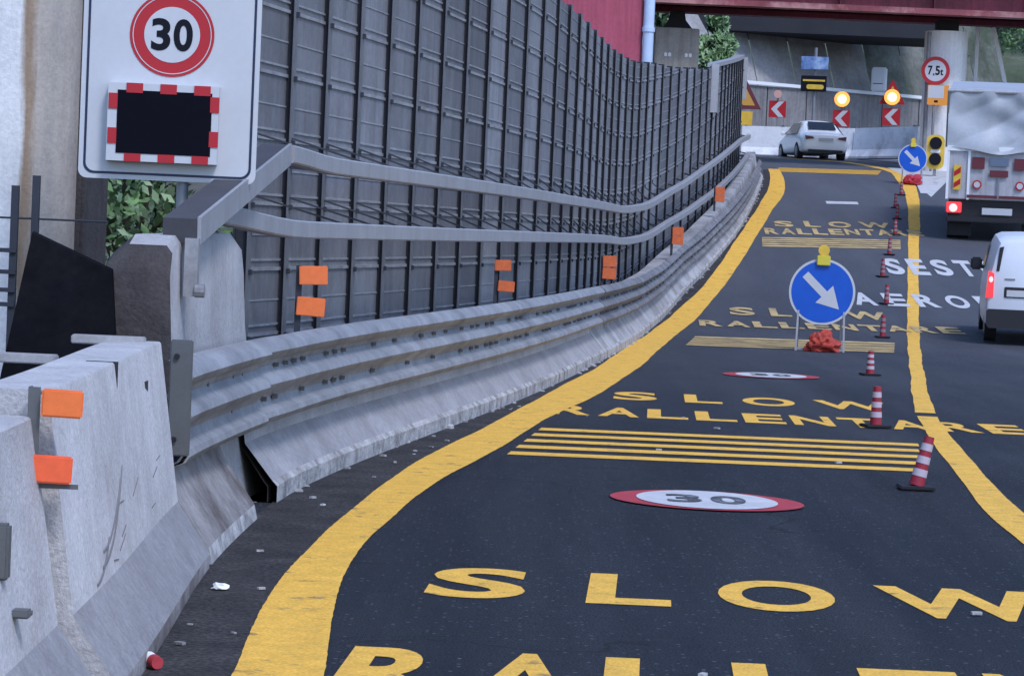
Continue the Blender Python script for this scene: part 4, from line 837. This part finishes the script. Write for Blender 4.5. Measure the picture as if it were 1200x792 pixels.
# ------------------------------------------------------------------ vehicles
def wheel(parent, x, y, r, wd, name='wheel'):
    mb = MB(); mb.tube((x-wd/2, y, r), (x+wd/2, y, r), r, n=24); o = mb.build(name, rubber, parent, smooth=True)
    mb = MB(); s_ = 1 if x > 0 else -1; mb.tube((x+s_*wd/2, y, r), (x+s_*(wd/2+0.012), y, r), r*0.62, r*0.5, n=20); mb.build('rim', pole_metal, o, smooth=True); return o
def body_sec(y, wb, wbelt, wr, zb, zbelt, zt, r=0.10):
    P = [(wb-0.06, zb), (wb, zb+0.08), (wbelt, (zb+zbelt)/2), (wbelt-0.01, zbelt), (wr+0.03, zt-r), (wr-0.05, zt-0.02), (wr*0.5, zt+0.01)]
    return [(x, y, z) for x, z in P] + [(-x, y, z) for x, z in P[::-1]]
# white saloon car
def subsurf(o, lv=2):
    md = o.modifiers.new('smooth', 'SUBSURF'); md.levels = lv; md.render_levels = lv
    for p in o.data.polygons: p.use_smooth = True
ct = thing('parked_car', 'white saloon car turning left round the far bend', 'car', (10.72, 98.2, zr(98.2)-0.0), R(7))
secs = [body_sec(0.0, 0.72, 0.76, 0.66, 0.34, 0.66, 0.86), body_sec(0.06, 0.79, 0.83, 0.70, 0.26, 0.68, 0.93), body_sec(0.45, 0.82, 0.86, 0.70, 0.22, 0.84, 0.97), body_sec(0.62, 0.82, 0.86, 0.68, 0.22, 0.88, 1.02), body_sec(1.05, 0.82, 0.87, 0.56, 0.22, 0.90, 1.36), body_sec(1.5, 0.82, 0.87, 0.55, 0.22, 0.90, 1.43), body_sec(2.3, 0.82, 0.87, 0.55, 0.22, 0.90, 1.43), body_sec(2.75, 0.82, 0.87, 0.58, 0.22, 0.90, 1.32), body_sec(3.3, 0.82, 0.86, 0.68, 0.22, 0.86, 0.95), body_sec(4.1, 0.80, 0.83, 0.68, 0.22, 0.72, 0.80), body_sec(4.35, 0.70, 0.74, 0.60, 0.3, 0.55, 0.66)]
mb = MB(); mb.loft(secs); o = mb.build('body', car_white, ct); subsurf(o, 2)
mb = MB(); mb.add([(-0.50, 0.66, 1.06), (0.50, 0.66, 1.06), (0.46, 1.06, 1.34), (-0.46, 1.06, 1.34)], [(0, 1, 2, 3)]); mb.v = [(x, y-0.05, z+0.03) for x, y, z in mb.v]; mb.build('rear_window', glass_dark, ct)
for sx in (-1, 1):
    mb = MB(); mb.add([(sx*0.862, 0.95, 0.93), (sx*0.862, 3.0, 0.93), (sx*0.60, 2.55, 1.33), (sx*0.60, 1.25, 1.35)], [(0, 1, 2, 3)]); mb.build('side_window', glass_dark, ct)
    mb = MB(); mb.prism([(sx*0.72, 0.70), (sx*0.42, 0.74), (sx*0.46, 0.80), (sx*0.74, 0.84)], -0.02, 0.08); mb.build('tail_light', truck_red, ct)
    wheel(ct, sx*0.76, 0.85, 0.31, 0.20); wheel(ct, sx*0.76, 3.45, 0.31, 0.20)
    mb = MB(); mb.box(sx*0.95-0.08, sx*0.95+0.08, 2.72, 2.80, 0.92, 1.04, bev=0.03); mb.build('wing_mirror', car_white, ct)
mb = MB(); mb.box(-0.26, 0.26, -0.035, -0.01, 0.66, 0.77); mb.build('number_plate', sign_white, ct)
mb = MB(); mb.box(-0.62, 0.62, -0.03, 0.05, 0.26, 0.36, bev=0.02); mb.build('bumper_lower', plastic_black, ct)

# white van
vt = thing('delivery_van', 'white small van with lit tail lights cut off by the right edge', 'van', (8.90, 47.1, 0.05), R(-7.5)); vt.rotation_euler = (R(2.5), 0, R(-7.5))
def van_sec(y, w_, wr, zb, zt): 
    P = [(w_-0.08, zb), (w_-0.01, zb+0.06), (w_, zb+0.25), (w_, 0.95), (w_-0.025, 1.15), (wr, zt-0.16), (wr-0.05, zt-0.05), (wr-0.16, zt), (wr*0.4, zt+0.015)]
    return [(x, y, z) for x, z in P] + [(-x, y, z) for x, z in P[::-1]]
secs = [van_sec(0.0, 0.84, 0.72, 0.42, 1.70), van_sec(0.03, 0.885, 0.76, 0.36, 1.76), van_sec(0.15, 0.915, 0.79, 0.30, 1.80), van_sec(0.8, 0.915, 0.79, 0.24, 1.82), van_sec(2.4, 0.915, 0.78, 0.24, 1.82), van_sec(2.9, 0.91, 0.72, 0.24, 1.70)]
lowv = lambda y, w_, zt: [(x, y, z) for x, z in [(w_-0.08, .24), (w_-.01, .3), (w_, .5), (w_, .75), (w_-.03, .9), (w_-.08, zt-.06), (w_-.12, zt-.03), (w_-.2, zt-.01), (w_*.4, zt)]] + [(-x, y, z) for x, z in [(w_-0.08, .24), (w_-.01, .3), (w_, .5), (w_, .75), (w_-.03, .9), (w_-.08, zt-.06), (w_-.12, zt-.03), (w_-.2, zt-.01), (w_*.4, zt)][::-1]]
secs += [lowv(3.5, 0.90, 1.14), lowv(4.0, 0.86, 1.02), lowv(4.25, 0.76, 0.80)]
mb = MB(); mb.loft(secs); o = mb.build('body', van_white, vt, smooth=True)
mb = MB(); mb.loft([[(x, y, z) for x, z in ((0.86, 0.28), (0.90, 0.34), (0.90, 0.56), (0.87, 0.60), (-0.87, 0.60), (-0.90, 0.56), (-0.90, 0.34), (-0.86, 0.28))] for y in (-0.06, 0.14)]); mb.build('rear_bumper', plastic_black, vt)
for sx in (-1, 1):
    mb = MB(); mb.loft([[(sx*0.80, y, 0.80), (sx*0.925, y+0.0, 0.78), (sx*0.895, y, 1.24), (sx*0.80, y, 1.20)] for y in (-0.018, 0.17)]); tl = mb.build('tail_light', tail_red, vt)
    mb = MB(); mb.disc((sx*0.85, 1.10), 0.05, 16, -0.022, rx=0.035); mb.build('lit_bulb', tail_lit, tl)
    mb = MB(); mb.add([(sx*(0.80), 0.004, 0.62), (sx*0.80, 0.004, 0.64), (sx*0.86, 0.004, 0.64), (sx*0.86, 0.004, 0.62)], [(0, 1, 2, 3)])
    wheel(vt, sx*0.80, 0.72, 0.31, 0.2); wheel(vt, sx*0.80, 3.35, 0.31, 0.2)
    mb = MB(); mb.box(sx*1.02-0.10, sx*1.02+0.10, 2.62, 2.74, 1.12, 1.34, bev=0.03); mb.box(min(sx*0.85, sx*0.95), max(sx*0.85, sx*0.95), 2.66, 2.72, 1.14, 1.2); mb.build('wing_mirror', plastic_black, vt)
    mb = MB(); mb.add([(sx*0.886, 2.15, 1.20), (sx*0.886, 2.95, 1.20), (sx*0.80, 2.72, 1.58), (sx*0.80, 2.15, 1.60)], [(0, 1, 2, 3)]); mb.v = [(x+sx*0.012, y, z) for x, y, z in mb.v]; mb.build('side_window', glass_dark, vt)
    mb = MB(); mb.prism([(sx*0.77, 1.24), (sx*0.72, 1.24), (sx*0.66, 1.66), (sx*0.73, 1.64)], -0.008, 0.03); mb.build('door_seal', plastic_black, vt)
mb = MB(); mb.box(-0.005, 0.005, -0.006, 0.03, 0.62, 1.68); mb.build('door_gap', plastic_black, vt)
mb = MB(); mb.box(-0.62, -0.05, -0.02, 0.03, 0.80, 0.98, bev=0.01); pk = mb.build('plate_recess', plastic_black, vt)
mb = MB(); mb.box(-0.58, -0.10, -0.026, -0.018, 0.82, 0.93); mb.build('number_plate', sign_white, pk)
mb = MB(); mb.box(-0.62, -0.45, -0.012, 0.03, 1.10, 1.125); mb.build('badge_strip', pole_metal, vt)
mb = MB(); mb.add([(-0.7, 2.90, 1.69), (0.7, 2.90, 1.69), (0.78, 3.45, 1.18), (-0.78, 3.45, 1.18)], [(0, 1, 2, 3)]); mb.v = [(x, y+.02, z+.02) for x, y, z in mb.v]; mb.build('windscreen', glass_dark, vt)

# truck
tt = thing('tipper_truck', 'grey truck with a blue tarpaulin hood over its load ahead of the white van', 'truck', (11.60, 67.6, zr(67.6)-0.02)); tt.rotation_euler = (R(5.5), 0, R(-9.5))
mb = MB(); mb.box(-1.25, 1.25, 0, 6.2, 1.05, 2.30, bev=0.02); bd = mb.build('cargo_body', truck_grey, tt)
mb = MB()
for x in (-1.22, -0.72, 0.72, 1.22): mb.box(x-0.03, x+0.03, -0.04, 0.0, 1.05, 2.30)
mb.box(-1.25, 1.25, -0.05, 0.0, 2.22, 2.34); mb.build('rear_frame', white_metal, bd)
mb = MB(); mb.box(-0.74, 1.24, -0.055, -0.04, 1.10, 1.17); mb.build('red_strip', truck_red, bd)
mb = MB(); n1, n2 = 60, 36; random.seed(3)
for j in range(n2+1):
    for i in range(n1+1):
        u = i/n1; v = j/n2; x = -1.27+2.54*u; z = 2.30+1.36*v
        sag = 0.14*math.exp(-((u-0.5)/0.22)**2)*(1-v)
        y = -0.05+0.10*v - 0.05*math.sin(9*u+5*v)*math.sin(math.pi*v) - 0.07*abs(math.sin(4.5*u+6*v*(u-.4)))**3 + 0.05*abs(math.sin(11*u*v+2))**2*math.sin(math.pi*v) + 0.14*math.exp(-((u-0.5)/0.25)**2-((v-0.5)/0.3)**2) - 0.05*abs(math.sin(7*(u-v)))*math.sin(math.pi*u)
        mb.v.append((x, y, z-sag))
for j in range(n2):
    for i in range(n1): a = j*(n1+1)+i; mb.face((a, a+1, a+n1+2, a+n1+1))
o = mb.build('tarpaulin', tarp, tt, smooth=True)
mb = MB(); mb.add([(sx*1.27, y, z) for sx in (-1, 1) for y in (0.0, 6.2) for z in (2.30, 3.66)], [(0, 1, 3, 2), (4, 6, 7, 5), (1, 5, 7, 3), (2, 3, 7, 6)]); mb.build('tarp_side', tarp, o)
mb = MB(); mb.tube((-1.30, 0.02, 3.66), (1.30, 0.02, 3.66), 0.05, n=12); mb.build('hoop', galv_light, o, smooth=True)
for sx in (-1.28, 1.28): mb = MB(); mb.tube((sx, 0.0, 2.3), (sx, 0.0, 3.66), 0.03, n=8); mb.build('hoop_post', steel_grey, o, smooth=True)
for x in (-0.50, 0.50):
    mb = MB(); mb.box(x-0.15, x+0.15, -0.06, -0.042, 1.80, 2.08); mb.build('square_reflector', truck_red, tt)
    mb = MB(); mb.disc((x*1.02, 1.42), 0.11, 24, -0.046); st = mb.build('speed_sticker', sign_red, tt); mb = MB(); mb.disc((x*1.02, 1.42), 0.075, 24, -0.05); mb.build('sticker_face', sign_white, st)
mb = MB(); mb.box(-0.22, 0.22, -0.055, -0.042, 1.88, 2.08); mb.build('name_plate', truck_plate, tt)
mb = MB(); mb.box(-0.22, 0.22, -0.055, -0.042, 1.62, 1.78); mb.build('red_plate', truck_red, tt)
mb = MB(); mb.box(-1.08, -0.90, -0.055, -0.042, 1.28, 1.88); wp = mb.build('hazard_plate', yellow_sign, tt)
mb = MB()
for z in (1.32, 1.60): mb.add([(-1.07, -0.058, z), (-0.91, -0.058, z+0.10), (-0.91, -0.058, z+0.24), (-1.07, -0.058, z+0.12)], [(0, 1, 2, 3)])
mb.build('red_slash', sign_red, wp)
mb = MB(); mb.box(-0.02, 0.02, -0.07, -0.045, 1.1, 1.6); mb.build('latch_bar', pole_metal, tt)
mb = MB(); mb.box(-1.15, 1.15, 0.1, 6.3, 0.60, 1.05); mb.build('chassis', plastic_black, tt)
mb = MB(); mb.box(-1.2, 1.2, -0.02, 0.10, 0.50, 0.64, bev=0.02); mb.build('under_run_bar', plastic_black, tt)
mb = MB(); mb.box(-0.36, 0.36, -0.03, 0.0, 0.70, 0.86); mb.build('number_plate', sign_white, tt)
for sx in (-1, 1):
    mb = MB(); mb.box(min(sx*0.85, sx*1.22), max(sx*0.85, sx*1.22), -0.04, 0.06, 0.72, 0.98, bev=0.02); tl = mb.build('tail_light', tail_red, tt)
    mb = MB(); mb.disc((sx*1.05, 0.84), 0.10, 20, -0.046); mb.build('lit_bulb', tail_lit, tl)
    mb = MB(); mb.box(min(sx*0.60, sx*1.18), max(sx*0.60, sx*1.18), 0.25, 0.27, 0.15, 0.7); mb.build('mud_flap', rubber, tt)
    wheel(tt, sx*0.92, 0.95, 0.48, 0.52); wheel(tt, sx*0.98, 6.9, 0.48, 0.34)
mb = MB(); mb.box(-1.2, 1.2, 6.4, 8.0, 0.7, 2.75, bev=0.12); mb.build('cab', white_metal, tt, smooth=True)

# white cabin beyond the truck
t = thing('site_cabin', 'white cabin with a pitched roof behind the truck at the right edge', 'cabin', (16.9, 86, zr(86)), R(-8))
mb = MB(); mb.box(-1.2, 1.6, 0, 2.4, 0, 2.95, bev=0.03); mb.build('cabin_wall', white_metal, t)
mb = MB(); mb.prism([(-1.28, 3.03), (1.7, 3.03), (1.3, 3.7), (-0.85, 3.42), (-1.05, 3.12)], -0.1, 2.5); mb.build('roof', white_metal, t)
mb = MB(); mb.box(-1.22, 1.62, -0.02, 2.42, 2.95, 3.03); mb.build('roof_gap', steel_grey, t)

# ------------------------------------------------------------------ trees and scrub
def foliage(name, label, loc, r, h, trunk, mats, nleaf, ls, seed, cat='tree', grp=None):
    rn = random.Random(seed); t = thing(name, label, cat, loc, 0, grp)
    mb = MB(); mb.tube((0, 0, -0.2), (0.1, 0, trunk), 0.09+0.02*h, 0.05+0.01*h, n=9)
    lobes = []
    for k in range(14):
        a = rn.uniform(0, 6.28); rr_ = r*math.sqrt(rn.random())*0.8; z = trunk*0.6+(h-trunk*0.6)*rn.random()
        lobes.append((Vector((rr_*math.cos(a), rr_*math.sin(a), z)), rn.uniform(0.28, 0.5)*r))
        mb.tube((0.05, 0, trunk*rn.uniform(.5, .98)), tuple(lobes[-1][0]), 0.045, 0.012, n=6, caps=False)
    mb.build('trunk', bark, t, smooth=True)
    mb = MB()
    for c, lr in lobes:
        for q in range(nleaf//14):
            d = Vector((rn.gauss(0, 1), rn.gauss(0, 1), rn.gauss(0, 1))).normalized(); p = c + d*lr*(0.55+0.5*rn.random()); s_ = ls*rn.uniform(.6, 1.4)
            x = Vector((rn.gauss(0, 1), rn.gauss(0, 1), rn.gauss(0, 1))).normalized(); y = x.orthogonal().normalized()*0.55
            mb.cur = rn.choice((0, 0, 1, 1, 2)); mb.add([p-x*s_, p+y*s_, p+x*s_, p-y*s_], [(0, 1, 2, 3)])
    mb.build('crown', mats, t); return t
GR = 'trees behind the barrier'
foliage('tree', 'bright green leafy tree seen under the 30 panel', (-5.0, 36, 0), 2.3, 4.6, 0.9, [leaf_a, leaf_p, leaf_b], 7000, 0.09, 1)
foliage('tree', 'green leafy tree between the square pier and the retaining wall', (7.1, 107.4, 4.8), 0.85, 6.2, 3.2, [leaf_a, leaf_p, leaf_b], 5000, 0.20, 2)
foliage('tree', 'second green tree close behind the square pier', (3.9, 106, 4.8), 1.6, 6.5, 3.0, [leaf_a, leaf_p, leaf_b], 4000, 0.20, 4)
for i, (x, y, z, r, lab) in enumerate(((-3.4, 30, 0, 1.0, 'low dull bush below the bright green tree on the left'), (22, 132, 12.0, 2.2, 'dark scrub bush on the hillside above the white cabin'), (25, 138, 13.8, 2.4, 'grey green scrub bush higher on the hillside'), (17.5, 131, 11.5, 1.8, 'small scrub bush on the hillside behind the slanted frame'))):
    foliage('bush', lab, (x, y, z-0.8), r, r*1.4, 0.5, [leaf_b, leaf_a, leaf_b], 2600, 0.12 if i else 0.07, 20+i, 'bush')

# ------------------------------------------------------------------ litter
def crumple(label, name, loc, s_, seed):
    rn = random.Random(seed); bm = bmesh.new(); bmesh.ops.create_icosphere(bm, subdivisions=2, radius=1)
    for v in bm.verts: k = rn.uniform(0.55, 1.1); v.co = Vector((v.co.x*s_*k, v.co.y*s_*0.8*k, max(-0.3, v.co.z)*s_*0.5*k+s_*0.12))
    me = bpy.data.meshes.new(name); bm.to_mesh(me); bm.free(); me.materials.append(paper); o = bpy.data.objects.new(name, me); C.objects.link(o); o.location = loc; tag(o, label, 'litter')
crumple('crumpled white paper lying in the dirt at the foot of the scraped barrier', 'paper_scrap', (-1.25, 12.35, 0.01), 0.045, 5)
t = thing('paper_cup', 'white and red paper cup lying by the barrier at the bottom edge', 'litter', (-1.24, 10.1, 0.03), R(30))
mb = MB(); mb.tube((0, 0, 0), (0, 0.08, 0), 0.022, 0.03, n=14); mb.build('cup', paper, t, smooth=True)
mb = MB(); mb.tube((0, -0.004, 0), (0, 0.035, 0), 0.0235, 0.027, n=14); mb.build('red_band', red_paint, t, smooth=True)
for k in range(26):
    y = random.uniform(10, 26); x = random.uniform(toe(y)+0.06, yL(y)-0.02) if random.random() < .7 else random.uniform(yR(y), yR(y)+3)
    if k == 0: rub = MB()
    s_ = random.uniform(0.004, 0.014); M = Matrix.Translation((x, y, s_*0.5+0.006)) @ Matrix.Rotation(random.uniform(0, 3), 4, 'Z'); rub.box(-s_, s_, -s_*1.8, s_*1.8, -s_*0.5, s_*0.5, M)
tag(rub.build('gravel', concrete_crumb), 'scattered pale grit on the asphalt and in the dirt strip', 'gravel', kind='stuff')
